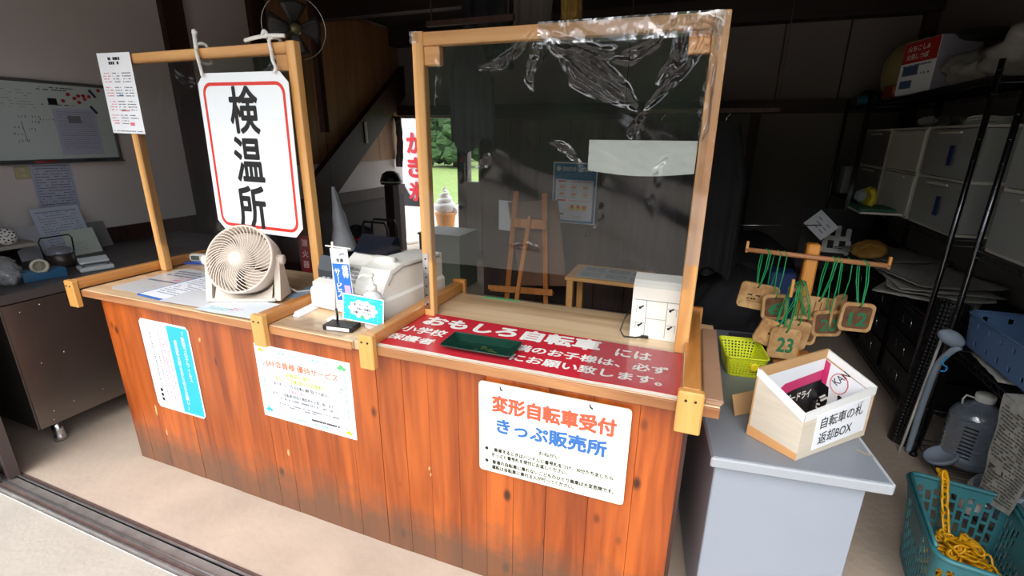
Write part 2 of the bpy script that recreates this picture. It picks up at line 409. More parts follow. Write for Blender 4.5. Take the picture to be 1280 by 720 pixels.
# stacked sliding doors at the left edge of the opening
for k, y in enumerate((-.395, -.335)):
    d = struct('door_%d' % (3+k), MB().box((-.78+k*.02, y, 1.16), (.72, .02, 2.28)), w_dark)
    MB().box((-.41+k*.02, y, 1.16), (.03, .042, 2.3)).build('door_stile', M('brown door frame', (74,62,60), .45), d)
# loft of light reaching the yard behind: lawn trees seen through the back door, and the tree line across the road
m_leaf = M('tree foliage', (44,72,32), .9, var=.5, scale=3, rand=.15)
def blob_tree(name, label, x, y, h, r, seed, group, n=190):
    rd = random.Random(seed)
    t = T(name, label, 'tree', (x, y, 0), group=group)
    MB().tube([(0,0,-.04),(0,0,h*.5),(.1,0,h*.8)], [.16,.13,.06], 8).build('trunk', w_dark, t)
    mb = MB()
    for _ in range(n):
        a = rd.uniform(0, 2*PI); zz = rd.random(); rr = r*math.sqrt(rd.random())*(1.05-.75*zz)
        c = Vector((rr*math.cos(a), rr*math.sin(a), h*(.05+.88*zz))); s = r*rd.uniform(.16, .3)
        k = len(mb.v); mb.ball(c, s, 7, (1, 1, rd.uniform(.6, .9)))
        for i in range(k, len(mb.v)):
            v = mb.v[i]; mb.v[i] = tuple(q+rd.uniform(-.12, .12)*s*2 for q in v)
    mb.sm = [False]*len(mb.f); mb.build('foliage', m_leaf, t)
for i, (x, y, h, r, lab) in enumerate([(-13.8, 22.5, 7, 1.7, 'dark green tree beyond the lawn, left in the back doorway, beside the banner'), (-10.0, 22.5, 7, 1.7, 'dark green tree beyond the lawn, right half of the back doorway'),
                        (-6.2, 22.5, 7, 1.7, 'dark green tree beyond the lawn, seen through the narrow window slot'), (-14.4, 29, 9, 2.6, 'taller tree behind the two in the back doorway, middle of the gap')]):
    blob_tree('tree', lab, x, y, h, r, i, 'trees beyond the lawn')
hd = MB(); rd = random.Random(3)
for k in range(150):
    x = -30+k*.45+rd.uniform(-1, 1); s = rd.uniform(1.3, 2.6); hd.ball((x, -21+rd.uniform(-2, 2), rd.uniform(.5, 6.5)), s, 7, (1,1,.8))
hd.sm = [False]*len(hd.f)
tag(hd.build('tree_line', m_leaf), 'line of dense green trees across the yard, mirrored in the clear sheet of the right screen', 'trees', kind='stuff')

# ------------------------------------------------------------------ counter, left unit (two sections) and right unit
H, TH = .9, .034
cu = T('service_counter', 'left unit of the orange-stained plank counter, under the fan and the cash register', 'counter', (0,0,0), group='reception counter units')
def counter_body(root, x0, x1, depth, n, seed):
    rd = random.Random(seed); e = [x0]
    ws = [rd.uniform(.8, 1.2) for _ in range(n)]; tot = sum(ws)
    for w_ in ws: e.append(e[-1]+(x1-x0)*w_/tot)
    for i in range(n):
        z1 = H-TH-.001
        MB().box(((e[i]+e[i+1])/2, .010+rd.uniform(-.001,.001), z1/2), (e[i+1]-e[i]-.0008, .02, z1), bev=.0008).build('plank', w_body, root)
    for x in (x0+.01, x1-.01):
        MB().box((x, depth/2+.012, (H-TH)/2), (.02, depth-.02, H-TH-.002)).build('end_board', w_body, root)
    MB().box(((x0+x1)/2, depth-.01, (H-TH)/2), (x1-x0-.05, .018, H-TH-.004)).build('back_board', w_panel, root)
counter_body(cu, 0, 1.4995, .56, 13, 1)
MB().box((.70, .268, H-TH/2), (1.49, .616, TH-.002), bev=.003).build('counter_top', w_top, cu)
MB().box((.70, -.0425, H-TH/2-.001), (1.49, .006, TH-.004), bev=.002).build('top_edge_strip', w_edge, cu)
MB().box((1.475, .268, H-TH/2), (.056, .60, TH-.002)).build('counter_top', w_top, cu)
cv = T('service_counter', 'right unit of the orange-stained plank counter, under the red notice sheet', 'counter', (1.5,0,0), (0,0,.0174), group='reception counter units')
counter_body(cv, .0015, 1.044, .57, 9, 4)
MB().box((.56, .27, H-TH/2), (1.108, .62, TH-.002), bev=.003).build('counter_top', w_top, cv)
MB().box((.56, -.0435, H-TH/2-.001), (1.108, .008, TH-.004), bev=.002).build('top_edge_strip', w_edge, cv)
# knots standing proud / nail heads on the right unit, loose chips
MB().box((1.040, .003, .55), (.012, .006, .6)).build('corner_lath', w_dark, cv)

m_scuff = M('bare scuffed wood', (214,168,116), .7, var=.1, scale=30)
def scuff(root, pts, y=-.0006):
    mb = MB(); mb.extr(pts, 'y', y, .001); mb.build('scuff', m_scuff, root)
for (x, z, w, h) in ((.205,.31,.012,.035),(.245,.20,.008,.02),(.612,.745,.012,.012),(1.02,.30,.010,.02),(.30,.55,.006,.03),(.86,.42,.008,.02)):
    scuff(cu, [(x-w*.6,z),(x-w*.1,z+h),(x+w*.5,z+h*.7),(x+w*.3,z-h*.4),(x-w*.2,z-h*.8)])
for (x, z, w, h) in ((.20,.42,.007,.010),(.205,.395,.006,.008),(.44,.56,.007,.006),(.585,.46,.006,.012)):
    scuff(cv, [(x-w*.6,z),(x-w*.1,z+h),(x+w*.5,z+h*.7),(x+w*.3,z-h*.4),(x-w*.2,z-h*.8)], .0)
scuff(cv, [(.370,.08),(.392,.12),(.400,.30),(.390,.46),(.378,.50),(.368,.40),(.362,.22)], .0)

# rails that divide the counter top, each with an end block hanging over the front
def rail_thing(loc, rz, label, y1, blk_w, bar_w, back=True):
    t = T('counter_rail', label, 'rail', loc, (0,0,rz), group='dividing rails on the counter')
    MB().box((0, (y1-.046)/2, .022), (bar_w, y1+.046, .042), bev=.003).build('rail_bar', w_rail, t)
    b = MB().box((0, -.060, -.018), (blk_w, .026, .124), bev=.004).build('end_block', w_block, t)
    s = MB()
    for (x, z) in ((-.012, .02), (.012, .02)): s.cyl((x, -.0735, z), (x, -.0755, z), .0035, n=8)
    s.build('screw', m_blacktext, b)
    if back: MB().box((0, y1+.012, .018), (bar_w+.02, .022, .070), bev=.003).build('back_block', w_rail, t)
    return t
rail_thing((-.072, 0, H), 0, 'orange wooden rail along the left end of the counter, with a pale end block', .60, .058, .042, False)
rail_thing((1.045, 0, H), 0, 'orange wooden rail between the fan and the cash register, with a pale end block', .60, .058, .042)
rail_thing((1.524, 0, H), 0, 'orange wooden rail between the cash register and the red notice, with a pale end block', .60, .058, .042)
rail_thing((*B(2.538, 0)[:2], H), .0174, 'orange wooden rail along the right end of the counter, with a pale end block', .60, .066, .048)

# ------------------------------------------------------------------ the two screens
def screen(loc, rz, label, w, h, pw, seed, metal=False):
    t = T('partition_screen', label, 'screen', loc, (0,0,rz), group='wooden framed clear screens on the counter')
    for i, x in enumerate((pw/2, w-pw/2)):
        MB().box((x, 0, h/2), (pw, .035, h), bev=.003).build('post', w_post, t)
    MB().box((w/2, 0, h-.024), (w-2*pw, .033, .042), bev=.003).build('top_rail', w_postx, t)
    for sx, x in ((1, pw+.030), (-1, w-pw-.030)):
        if metal or sx < 0:
            MB().box((x, .001, h-.075), (.058, .030, .058), bev=.003).build('corner_block', w_postx, t)
    return t
s1 = screen((-.042, .327, H), 0, 'left clear plastic screen in a pine frame, the check station sign tied to it', 1.046, 1.012, .042, 1)
s2 = screen((*B(1.550, .285)[:2], H), .0174, 'right clear plastic screen in a pine frame, crinkled film over the red notice', .975, 1.000, .042, 2, True)
pl = MB().box((0, -.019, .14), (.024, .002, .22)).build('steel_plate', m_chrome, s2, (.016, 0, 0))
h_ = MB()
for k in range(6): h_.cyl((0, -.0205, .05+k*.036), (0, -.0215, .05+k*.036), .0035, n=8)
h_.build('plate_screw', m_black, pl, (0, 0, 0))
import numpy as np
def film_sheet(parent, x0, x1, z0, z1, y, folds, m, seed, nu=220, nv=180):
    """clear sheet hanging flat, with bundles of sharp tension folds; folds = (points, strands, spread, height)"""
    rd = random.Random(seed); g = smoothfn(seed, .003)
    U, V = np.meshgrid(np.linspace(0, 1, nu+1), np.linspace(0, 1, nv+1)); X = x0+(x1-x0)*U; Z = z0+(z1-z0)*V
    D = np.array([[g(u*1.6, v*1.6)*(1.0-v*.5) for u in U[0]] for v in V[:, 0]])
    for pts, n, spread, amp in folds:
        for k in range(n):
            o = (k-(n-1)/2)/max(1, n-1)*2*spread; wd = rd.uniform(.0028, .0065); am = amp*rd.uniform(.4, 1)*(1 if k % 2 else -1)
            P = []
            for i, (px, pz) in enumerate(pts):
                q = i/(len(pts)-1); f_ = .12+.88*math.sin(PI*min(1, q*1.15)); P.append((px+o*f_*.8+rd.uniform(-.006, .006), pz+o*f_+rd.uniform(-.006, .006)))
            t0 = rd.uniform(0, .15); t1 = rd.uniform(.65, 1.)
            L = len(P)-1
            best = np.full(X.shape, 9.); par = np.zeros(X.shape)
            for i in range(L):
                ax, az = P[i]; dx, dz = P[i+1][0]-ax, P[i+1][1]-az; l2 = dx*dx+dz*dz+1e-9
                t = np.clip(((X-ax)*dx+(Z-az)*dz)/l2, 0, 1); d = np.hypot(X-ax-t*dx, Z-az-t*dz)
                w_ = d < best; best = np.where(w_, d, best); par = np.where(w_, (i+t)/L, par)
            env = np.clip((par-t0)/.12, 0, 1)*np.clip((t1-par)/.2, 0, 1)
            D += am*1.5*env*np.exp(-(best/wd)**2)*(.7+.3*np.sin(par*rd.uniform(15, 40)+k))
    vs = np.stack([X, y-D, Z], -1).reshape(-1, 3).tolist()
    mb = MB(); mb.add(vs, [(j*(nu+1)+i, j*(nu+1)+i+1, (j+1)*(nu+1)+i+1, (j+1)*(nu+1)+i) for j in range(nv) for i in range(nu)], True)
    return mb.build('clear_film', m, parent)
m_f1 = film('clear film left', .045, .05, (250,250,252), .04, 5, .006)
m_f2 = film('clear film right', .065, .045, (248,249,250), .04, 5, .006)
film_sheet(s1, .035, 1.01, .14, .975, -.022, [([(.33,.97),(.42,.90),(.52,.86),(.62,.86)], 4, .012, .004), ([(.98,.97),(.90,.90),(.80,.87)], 4, .012, .004), ([(.30,.97),(.27,.84),(.20,.72),(.18,.60)], 3, .02, .004)], m_f1, 3)
film_sheet(s2, .02, .955, .225, .995, -.024, [
    ([(.43,.985),(.38,.93),(.31,.885),(.24,.875)], 6, .020, .009), ([(.43,.985),(.435,.92),(.42,.86),(.43,.81)], 5, .016, .007),
    ([(.45,.97),(.52,.93),(.62,.90),(.70,.91)], 4, .02, .007), ([(.52,.93),(.58,.87),(.68,.80),(.76,.745)], 10, .040, .010),
    ([(.92,.98),(.90,.90),(.84,.82),(.76,.745)], 8, .035, .010), ([(.78,.75),(.75,.70),(.76,.65)], 5, .018, .008),
    ([(.84,.99),(.80,.94),(.74,.90),(.66,.89)], 7, .030, .010), ([(.86,.99),(.87,.93),(.83,.86),(.86,.80)], 8, .040, .011),
    ([(.88,.99),(.93,.94),(.95,.88)], 6, .020, .010), ([(.95,.93),(.94,.82),(.945,.70),(.93,.60)], 5, .018, .007),
    ([(.09,.96),(.10,.88),(.09,.80),(.08,.70)], 4, .014, .003), ([(.16,.50),(.22,.56),(.27,.60),(.28,.56)], 2, .006, .008), ([(.10,.38),(.14,.44),(.20,.42)], 3, .012, .007),
    ([(.48,.66),(.55,.64),(.60,.58),(.58,.56)], 2, .006, .008), ([(.62,.36),(.66,.42),(.66,.52)], 2, .006, .006), ([(.80,.56),(.84,.60),(.82,.50),(.85,.40)], 3, .012, .007), ([(.33,.30),(.42,.33),(.50,.30)], 3, .010, .006)], m_f2, 5)
# film folded over the top rail and the right post of the right screen
m_fold = film('folded film over the rail', .20, .08, (250,250,252), .35, 7, .05)
f = smoothfn(9, .004)
MB().grid(70, 6, lambda u, v: (.44+.52*u, -.0205-abs(f(u*9+v*2, v*2))*1.6, .938+.062*v)).build('folded_film', m_fold, s2)
MB().grid(10, 40, lambda u, v: (.936+.038*u, -.0205-abs(f(u*3, v*12))*.8, .30+.695*v)).build('folded_film', m_fold, s2)
MB().grid(8, 6, lambda u, v: (-.004+.03*u, -.0205-abs(f(u*3, v*5)), .965+.035*v)).build('folded_film', m_fold, s2)
# paper slips and tape caught on the right screen
def crumple(w, h, seed, amp, m, name, parent, loc, sag=0.):
    g = smoothfn(seed, amp)
    return MB().grid(24, 12, lambda u, v: (w*(u-.5), -abs(g(u*2, v))-.001, h*(v-.5)-sag*math.sin(PI*u)*(1-v))).build(name, m, parent, loc)
tw = T('white_cloth', 'thin white cloth pinned flat across the right screen', 'cloth', B(2.322, .2695, 1.517), (0, 0, .0174))
crumple(.315, .092, 4, .010, M('thin white cloth', (190,194,188), .8, bump=.5, bscale=24, alpha=.8), 'cloth_sheet', tw, (0, .0, .003), .012)

# ------------------------------------------------------------------ sign boards
m_red = M('red print', (214,52,40), .5); m_orange = M('orange print', (226,118,78), .5); m_blue = M('blue print', (66,132,196), .5)
m_cyan = M('cyan print', (40,178,214), .4); m_green = M('green print', (90,180,120), .5)
m_grey = M('grey fine print', (120,120,130), .6); m_pink = M('pink fine print', (226,120,140), .6); m_yel = M('yellow green print', (176,190,40), .6)
sg = T('check_station_sign', 'tall white sign reading 検温所 with a red border, tied to the left screen', 'sign', (.723, .288, 1.483), (PI/2-.02, .012, 0))
oct_ = [(-.235,.31),(-.222,.325),(.222,.325),(.248,.295),(.238,-.29),(.205,-.325),(-.205,-.325),(-.238,-.295)]
oct_ = [(-.245,.285),(-.205,.325),(.205,.325),(.245,.285),(.245,-.285),(.205,-.325),(-.205,-.325),(-.245,-.285)]
mb = MB(); mb.prism(oct_, -.003, 0); mb.build('board', m_gloss, sg)
ro = rrect(.446, .594, .045, 6, .002, -.008); ri = rrect(.420, .568, .034, 6, .002, -.008); n_ = len(ro)
MB().add([(x,y,.0006) for x, y in ro]+[(x,y,.0006) for x, y in ri], [(i, (i+1) % n_, n_+(i+1) % n_, n_+i) for i in range(n_)]).build('red_border', m_red, sg)
for k, ch in enumerate('検温所'):
    text(ch, sg, (-.003, -.010, -.024)[k], (.182, -.014, -.213)[k], .160, .185, .001, m_blacktext, .025)
for sgn in (0, 1):
    px = (.505, .905)[sgn]
    r = T('tie_rope', ('white rope with a frayed knot tying the top left corner of the tall sign', 'white rope tying the top right corner of the tall sign to the frame')[sgn], 'rope', (px, .327, 1.912), group='ropes holding the sign')
    MB().tube(curve([(-.004,-.024,-.052),(-.010,-.026,.0),(-.004,-.012,.014),(.004,.014,.010),(.006,.022,-.04),(.002,.024,-.056),(-.002,.0,-.060),(-.004,-.024,-.052)]), .0065, 8).build('rope_loop', m_rope, r)
    if sgn == 0:
        MB().tube(curve([(-.006,-.026,-.005),(-.012,-.020,.030),(-.020,-.012,.052),(-.016,-.010,.068)]), [.0085]*12+[.011]*5+[.005]*2, 8).build('rope_knot', m_rope, r)
        MB().tube(curve([(-.008,-.028,-.01),(.004,-.034,-.05),(.020,-.042,-.085),(.028,-.046,-.115)]), .0065, 8).build('rope_end', m_rope, r)
    else:
        MB().tube(curve([(-.150,-.010,.012),(-.09,-.016,.018),(-.03,-.012,.022),(.02,-.016,.020),(.055,-.010,.018)]), .0075, 8).build('rope_end', m_rope, r)
        MB().tube(curve([(-.06,-.010,.020),(-.045,-.012,.040),(-.030,-.014,.030),(-.040,-.014,.016)]), .0065, 8).build('rope_knot', m_rope, r)
        MB().tube(curve([(-.004,-.028,-.04),(.004,-.034,-.07),(.020,-.040,-.095),(.012,-.044,-.115)]), .0065, 8).build('rope_end', m_rope, r)
pr_ = T('price_list', 'narrow white list of small print on the top left corner of the left screen', 'paper', (-.035, .300, 1.742), (PI/2, 0.02, 0))
slab(pr_, 'sheet', .226, .345, m_paper, -.001, 0)
rows(pr_, -.04, .04, [.148, .130], m_blacktext, .001, .012, 3, gap=.1, unit=.010)
rows(pr_, -.095, -.045, [.10-.012*k for k in range(20) if k % 5], m_pink, .001, .004, 4)
rows(pr_, -.03, .02, [.10-.012*k for k in range(20) if k % 5], m_grey, .001, .004, 5)
rows(pr_, .035, .095, [.10-.012*k for k in range(18) if k % 5], m_grey, .001, .004, 6)
rows(pr_, -.03, .04, [-.072], m_red, .001, .006, 7); rows(pr_, -.02, .02, [-.005], m_blue, .001, .007, 7); rows(pr_, -.1, .1, [-.162], m_grey, .001, .004, 8)
slab(pr_, 'pink_panel', .03, .014, m_pink, 0, .001, 0, .04, -.13)

# poster 1: blue and white notice
p1 = T('virus_notice', 'white notice with a blue title stripe down its right side, on the counter front', 'poster', (.395, -.0005, .570), FRONT)
mb = MB(); mb.prism([(-.157,.205),(-.142,.222),(.142,.222),(.157,.205),(.157,-.205),(.142,-.222),(-.142,-.222),(-.157,-.205)], 0, .0015); mb.build('sheet', m_gloss, p1)
slab(p1, 'blue_stripe', .130, .426, m_cyan, .0015, .002, 0, .085, 0)
text('\n'.join('「新型コロナウィルス'), p1, .114, .077, .021, .245, .0025, m_white, .01, line=.9)
text('\n'.join('感染拡大防止のためのお願い」'), p1, .062, -.022, .021, .353, .0025, m_white, .01, line=.9)
for x, y0, y1, mm in ((.0, .15, -.17, m_pink), (-.022, .18, -.17, m_pink), (-.042, .18, -.14, m_pink), (-.068, .05, -.17, m_grey), (-.098, .16, -.15, m_grey)):
    n = int((y0-y1)/.0105); mb = MB(); rd = random.Random(int(x*1000))
    for k in range(n):
        if rd.random() < .85:
            y = y0-k*.0105; w = rd.uniform(.003, .005); mb.add([(x-w,y-.004,.002),(x+w,y-.004,.002),(x+w,y+.003,.002),(x-w,y+.003,.002)], [(0,1,2,3)])
    mb.build('printed_lines', mm, p1)['kind'] = 'stuff'
mb = MB()
for k in range(3): mb.add([(-.116,-.135-.024*k,.002),(-.100,-.135-.024*k,.002),(-.100,-.119-.024*k,.002),(-.116,-.119-.024*k,.002)], [(0,1,2,3)])
mb.build('printed_lines', m_blacktext, p1)['kind'] = 'stuff'
# poster 2
p2 = T('member_discount_notice', 'white poster with an orange heading and tiny coloured cars, middle of the counter front', 'poster', (1.157, -.0005, .625), (PI/2, .004, 0))
slab(p2, 'sheet', .465, .325, m_gloss, 0, .0015)
text('JAF会員様 優待サービス', p2, -.005, .086, .367, .036, .002, m_orange, .02)
text('会員証の提示で', p2, -.014, .052, .154, .020, .002, m_yel, .02)
text('おもしろ自転車２回目無料！！', p2, -.012, .028, .271, .021, .002, m_yel, .02)
text('おもしろ自転車受付前に', p2, -.013, .002, .286, .016, .002, m_blacktext, .004)
text('ＪＡＦ会員証を提示していただくと', p2, -.010, -.020, .230, .016, .002, m_pink, .004)
text('おもしろ自転車2回目の無料券をお渡し致します。', p2, -.011, -.042, .311, .016, .002, m_blacktext, .004)
rows(p2, -.13, .13, [-.062], m_grey, .002, .009, 3); rows(p2, -.15, .16, [-.086], m_grey, .002, .007, 4); rows(p2, -.09, .06, [-.096], m_grey, .002, .007, 5); rows(p2, .02, .19, [-.125], m_blacktext, .002, .009, 6)
m_mint = M('mint print', (120,212,210), .5)
rows(p2, -.16, .14, [.140], m_mint, .002, .008, 7, gap=.6, unit=.009); rows(p2, -.16, .14, [-.143], m_mint, .002, .008, 8, gap=.6, unit=.009)
mb = MB(); rd = random.Random(2)
for k in range(22):
    for x in (-.205, .205):
        if rd.random() < .55: y = .11-k*.0105; mb.add([(x-.004,y-.004,.002),(x+.004,y-.004,.002),(x+.004,y+.003,.002),(x-.004,y+.003,.002)], [(0,1,2,3)])
mb.build('dotted_border', m_mint, p2)['kind'] = 'stuff'
def tiny_car(p, x, y, w, m):
    mb = MB(); mb.prism([(x-w/2,y),(x+w/2,y),(x+w*.48,y+w*.22),(x+w*.25,y+w*.26),(x+w*.12,y+w*.48),(x-w*.2,y+w*.48),(x-w*.32,y+w*.26),(x-w*.5,y+w*.2)], .0015, .002)
    for d in (-.25, .25):
        mb.prism([(x+d*w+w*.11*math.cos(a), y+w*.11*math.sin(a)) for a in [k*PI/5 for k in range(10)]], .002, .0024)
    mb.build('printed_car', m, p)
tiny_car(p2, .193, .128, .040, m_green); tiny_car(p2, -.200, -.135, .036, m_cyan); tiny_car(p2, -.200, .134, .028, m_yel); tiny_car(p2, .20, -.145, .03, m_yel)
for x, y in ((-.185, .075), (.185, .038)):
    MB().tube([(x+.010*math.cos(a), y+.010*math.sin(a), .002) for a in [k*PI/5 for k in range(8)]], .0016, 4).build('printed_ring', m_grey, p2)
# board 3: ticket office board, on the right unit
bx, by, _ = B(2.149, -.0105)
p3 = T('ticket_office_board', 'cream board reading 変形自転車受付 in orange and きっぷ販売所 in blue, on the counter front', 'sign', (bx, by, .660), (PI/2, .002, .0174))
m_cream = M('cream board', (240,242,224), .35)
slab(p3, 'board', .482, .335, m_cream, 0, .006, .012)
slab(p3, 'white_field', .450, .190, m_gloss, .006, .0066, .006, 0, .062)
text('変形自転車受付', p3, .003, .097, .428, .062, .0072, M('orange brush lettering', (204,88,58), .5), .045)
text('きっぷ販売所', p3, .0, .018, .382, .058, .0072, M('blue brush lettering', (52,106,176), .5), .04)
text('おねがい', p3, .001, -.049, .071, .015, .0068, m_blacktext, .02)
text('乗車するときはハンドルに番号札をつけ、30分たちましたら', p3, .008, -.078, .415, .0165, .0068, m_blacktext, .03)
text('きっぷと番号札を受付にお返しください。', p3, -.067, -.098, .273, .0165, .0068, m_blacktext, .03)
text('普通の自転車に乗れないこどものひとり乗車は大変危険です。', p3, .008, -.126, .428, .0165, .0068, m_blacktext, .03)
text('運転は自転車に乗れる人が行ってください。', p3, -.055, -.147, .298, .0165, .0068, m_blacktext, .03)
mb = MB()
for y in (-.078, -.126): mb.prism([(-.214+.006*math.cos(a), y+.006*math.sin(a)) for a in [k*PI/6 for k in range(12)]], .006, .0068)
mb.build('bullet', m_blacktext, p3)
mb = MB()
def vine(x0, y0, x1, y1, n):
    for k in range(n):
        a = k/n; b = (k+.6)/n; x = x0+(x1-x0)*a; y = y0+(y1-y0)*a; X = x0+(x1-x0)*b; Y = y0+(y1-y0)*b
        dx, dy = (Y-y)*.5, (X-x)*.5
        mb.tube([(x, y, .0068), ((x+X)/2+dx, (y+Y)/2-dy, .0068), (X, Y, .0068)], .0013, 4, caps=False)
vine(-.215,.148,.215,.148,22); vine(-.215,-.022,.215,-.022,22); vine(-.218,-.015,-.218,.145,9); vine(.218,-.015,.218,.145,9)
mb.build('vine_border', M('pale green vine print', (146,196,140), .6), p3)
for x in (-.168, .118):
    MB().tube([(x, .160, .004), (x+.003, .152, .009), (x+.010, .149, .009)], .0025, 6).build('hook', m_black, p3)

# ------------------------------------------------------------------ on the counter, left section
z0 = H+.0004
mp_ = T('laminated_map', 'pale printed map sheet lying under the clipboard on the left section', 'paper', (.22, .20, z0), (0, 0, .02))
slab(mp_, 'sheet', .36, .36, M('grey laminated sheet', (206,206,208), .25, var=.05), 0, .001, .03)
rows(mp_, -.15, .16, [.13, .10, .07, -.02], m_grey, .0015, .016, 11, unit=.02); rows(mp_, -.02, .15, [.04, .01, -.09], m_pink, .0015, .014, 12, unit=.018)
cb = T('clipboard', 'white form on a blue edged clipboard, left section of the counter', 'clipboard', (.40, .150, z0+.0015), (0, 0, -.06))
slab(cb, 'board', .25, .32, M('blue clipboard', (44,104,186), .35), 0, .004, .01)
slab(cb, 'form', .232, .298, m_paper, .004, .0048)
rows(cb, -.09, .10, [.12-.02*k for k in range(12)], m_grey, .0052, .006, 13, unit=.012)
ps = T('paper_stack', 'grey printed sheet in front of the clipboard, under the fan', 'paper', (.60, .058, z0+.0075), (0, .0, .03))
slab(ps, 'sheet', .30, .16, M('cool grey sheet', (214,214,218), .5), 0, .001)
pm = T('map_leaflet', 'unfolded pale blue leaflet under the front of the fan, its corner lifting', 'leaflet', (.855, .04, z0+.009), (0, 0, .03))
g = smoothfn(21, .0015)
MB().grid(14, 8, lambda u, v: (.33*(u-.5), .17*(v-.5), .001+abs(g(u, v))+.006*max(0, .3-u)*(1-v))).build('sheet', M('leaflet paper', (222,230,240), .4, var=.05, scale=12), pm)
rows(pm, -.13, -.02, [-.06, -.045], m_mint, .0075, .006, 31); rows(pm, -.03, .04, [-.045, -.03], m_pink, .0075, .006, 32)
wbk = T('open_brochure', 'glossy blue brochure lying behind the right foot of the fan', 'leaflet', (.93, .33, z0+.0002), (0, 0, .1))
slab(wbk, 'sheet', .13, .20, M('blue glossy brochure', (150,176,204), .15, var=.25, scale=9), 0, .002)

# fan
fan = T('desk_fan', 'off-white round desk fan with a spiral grille on the left section', 'fan', (.772, .137, z0+.0105), (0, 0, .42)); fan.scale = (.92, .92, .92)
m_fan = M('off white fan plastic', (218,205,192), .55, spec=.3)
mb = MB()
mb.box((0, .01, .008), (.29, .15, .016), bev=.006)
mb.grid(12, 5, lambda u, v: (-.125+.25*u, -.052+.03*v, .016+(.055*(1-math.sin(PI*u)**.7))*v))
mb.build('base', m_fan, fan)
for sx in (-1, 1):
    mb = MB(); mb.extr([(-.055,.004),(.065,.004),(.040,.10),(.022,.192),(-.012,.192),(-.03,.10)], 'x', sx*.150-.013, sx*.150+.013)
    a = mb.build('arm', m_fan, fan)
    MB().cyl((sx*.136, .005, .180), (sx*.176, .005, .180), .022, n=20).build('pivot_knob', m_fan, fan)
hdR = Euler((PI/2-.45, 0, 0)).to_matrix()   # local +z of the head = facing direction
head = bpy.data.objects.new('head', MB().lathe([(.118,-.115),(.135,-.09),(.147,-.03),(.152,.01),(.156,.03),(.150,.036),(.146,.03),(.142,.01),(.137,-.03),(.126,-.085),(.110,-.11),(.118,-.115)], 48).mesh('head', m_fan))
COL.objects.link(head); head.parent = fan; head.location = (0, -.005, .180); head.rotation_euler = (PI/2-.45, 0, -.12)
mb = MB()
for k in range(44):
    a0 = 2*PI*k/44; pts = []
    for i in range(8):
        q = i/7; r = .030+.118*q; a = a0+.85*q**1.0-.2; pts.append((r*math.cos(a), r*math.sin(a), .030+.020*math.cos(q*PI/2)))
    mb.tube(pts, .0022, 5, caps=False)
mb.tube([(.095*math.cos(2*PI*k/40), .095*math.sin(2*PI*k/40), .040) for k in range(40)], .0014, 4, closed=True)
o = mb.build('grille', m_fan, head); tag(o, None, None, None, 'stuff')
MB().lathe([(.034,.040),(.034,.050),(.028,.056),(.015,.058),(.001,.057)], 24).build('grille_cap', m_fan, head)
MB().lathe([(.040,-.04),(.038,.012),(.001,.016)], 20).build('motor_hub', M('warm grey fan plastic', (206,190,176), .5), head)
for k in range(5):
    a0 = 2*PI*k/5
    def bl(u, v, a0=a0):
        r = .04+.092*u; a = a0+(v-.5)*1.05+u*.35; return (r*math.cos(a), r*math.sin(a), -.02+.032*(v-.5))
    MB().grid(6, 6, bl).build('blade', MC['warm grey fan plastic'], head, solid=.002)
MB().lathe([(.001,-.112),(.112,-.110)], 32).build('rear_grille', MC['warm grey fan plastic'], head)
pc = T('fan_power_cord', 'white cord running back over the counter from the desk fan', 'cord', (.9, .4, z0+.006))
MB().tube([(-.07,-.14,.04),(-.02,-.11,.0),(.03,-.06,.0),(.02,.05,.0),(-.10,.13,.0)], .004, 8).build('cord', m_white, pc)
th = T('thermometer', 'white digital thermometer with a grey display on a blue tray, left of the fan', 'thermometer', (-.008, .50, z0), (0, 0, .3))
mb = MB(); mb.prism(rrect(.165, .085, .02), 0, .004); mb.build('tray', M('blue tray plastic', (50,92,190), .3), th)
MB().tube([(x, y, .008) for x, y in rrect(.165, .085, .02)], .004, 6, closed=True).build('tray_rim', MC['blue tray plastic'], th)
b_ = MB().box((.0, .0, .026), (.10, .045, .044), (0, .0, 0), bev=.012).build('body', m_white, th)
MB().box((-.008, -.0235, .030), (.045, .002, .022)).build('display', M('grey display', (90,104,100), .2), b_)

# ------------------------------------------------------------------ middle section: register, flag, sanitiser
m_reg = M('ivory register plastic', (238,236,228), .38)
rg = T('cash_register', 'ivory cash register with a dark display, middle section of the counter', 'cash register', (1.070, .17, z0), (0, 0, -.10))
RW, RD = .385, .41
MB().box((RW/2, RD/2, .045), (RW, RD, .088), bev=.010).build('cash_drawer', m_reg, rg)
mb = MB(); mb.extr([(.012,.090),(RD-.01,.090),(RD-.01,.175),(.26,.185),(.19,.145),(.04,.115),(.012,.108)], 'x', .012, RW-.16); mb.build('keyboard_housing', m_reg, rg)
mb = MB()
for i in range(7):
    for j in range(4): mb.box((.040+i*.026, .055+j*.030, .121+j*.0058), (.019, .021, .007), (.19, 0, 0), bev=.002)
o = mb.build('keys', M('grey keys', (168,168,170), .4), rg); tag(o, None, None, None, 'stuff')
pr = MB(); pr.extr([(.02,.090),(RD-.01,.090),(RD-.01,.190),(.13,.200),(.07,.185),(.035,.14),(.02,.11)], 'x', RW-.155, RW-.012); pr.build('printer_housing', m_reg, rg)
MB().tube([(RW-.145,.135,.198),(RW-.05,.135,.200)], .022, 16).build('paper_roll_cover', m_reg, rg)
MB().tube([(RW-.010,RD-.03,.178),(RW-.010,.14,.186),(RW-.010,.08,.170),(RW-.010,.05,.135)], .0035, 6).build('seam', M('grey seam', (150,146,140), .5), rg)
mb = MB(); mb.extr([(.235,.187),(.30,.255),(.325,.250),(.335,.175)], 'x', .02, .205); mb.build('operator_display', M('black glossy display', (26,30,40), .12), rg)
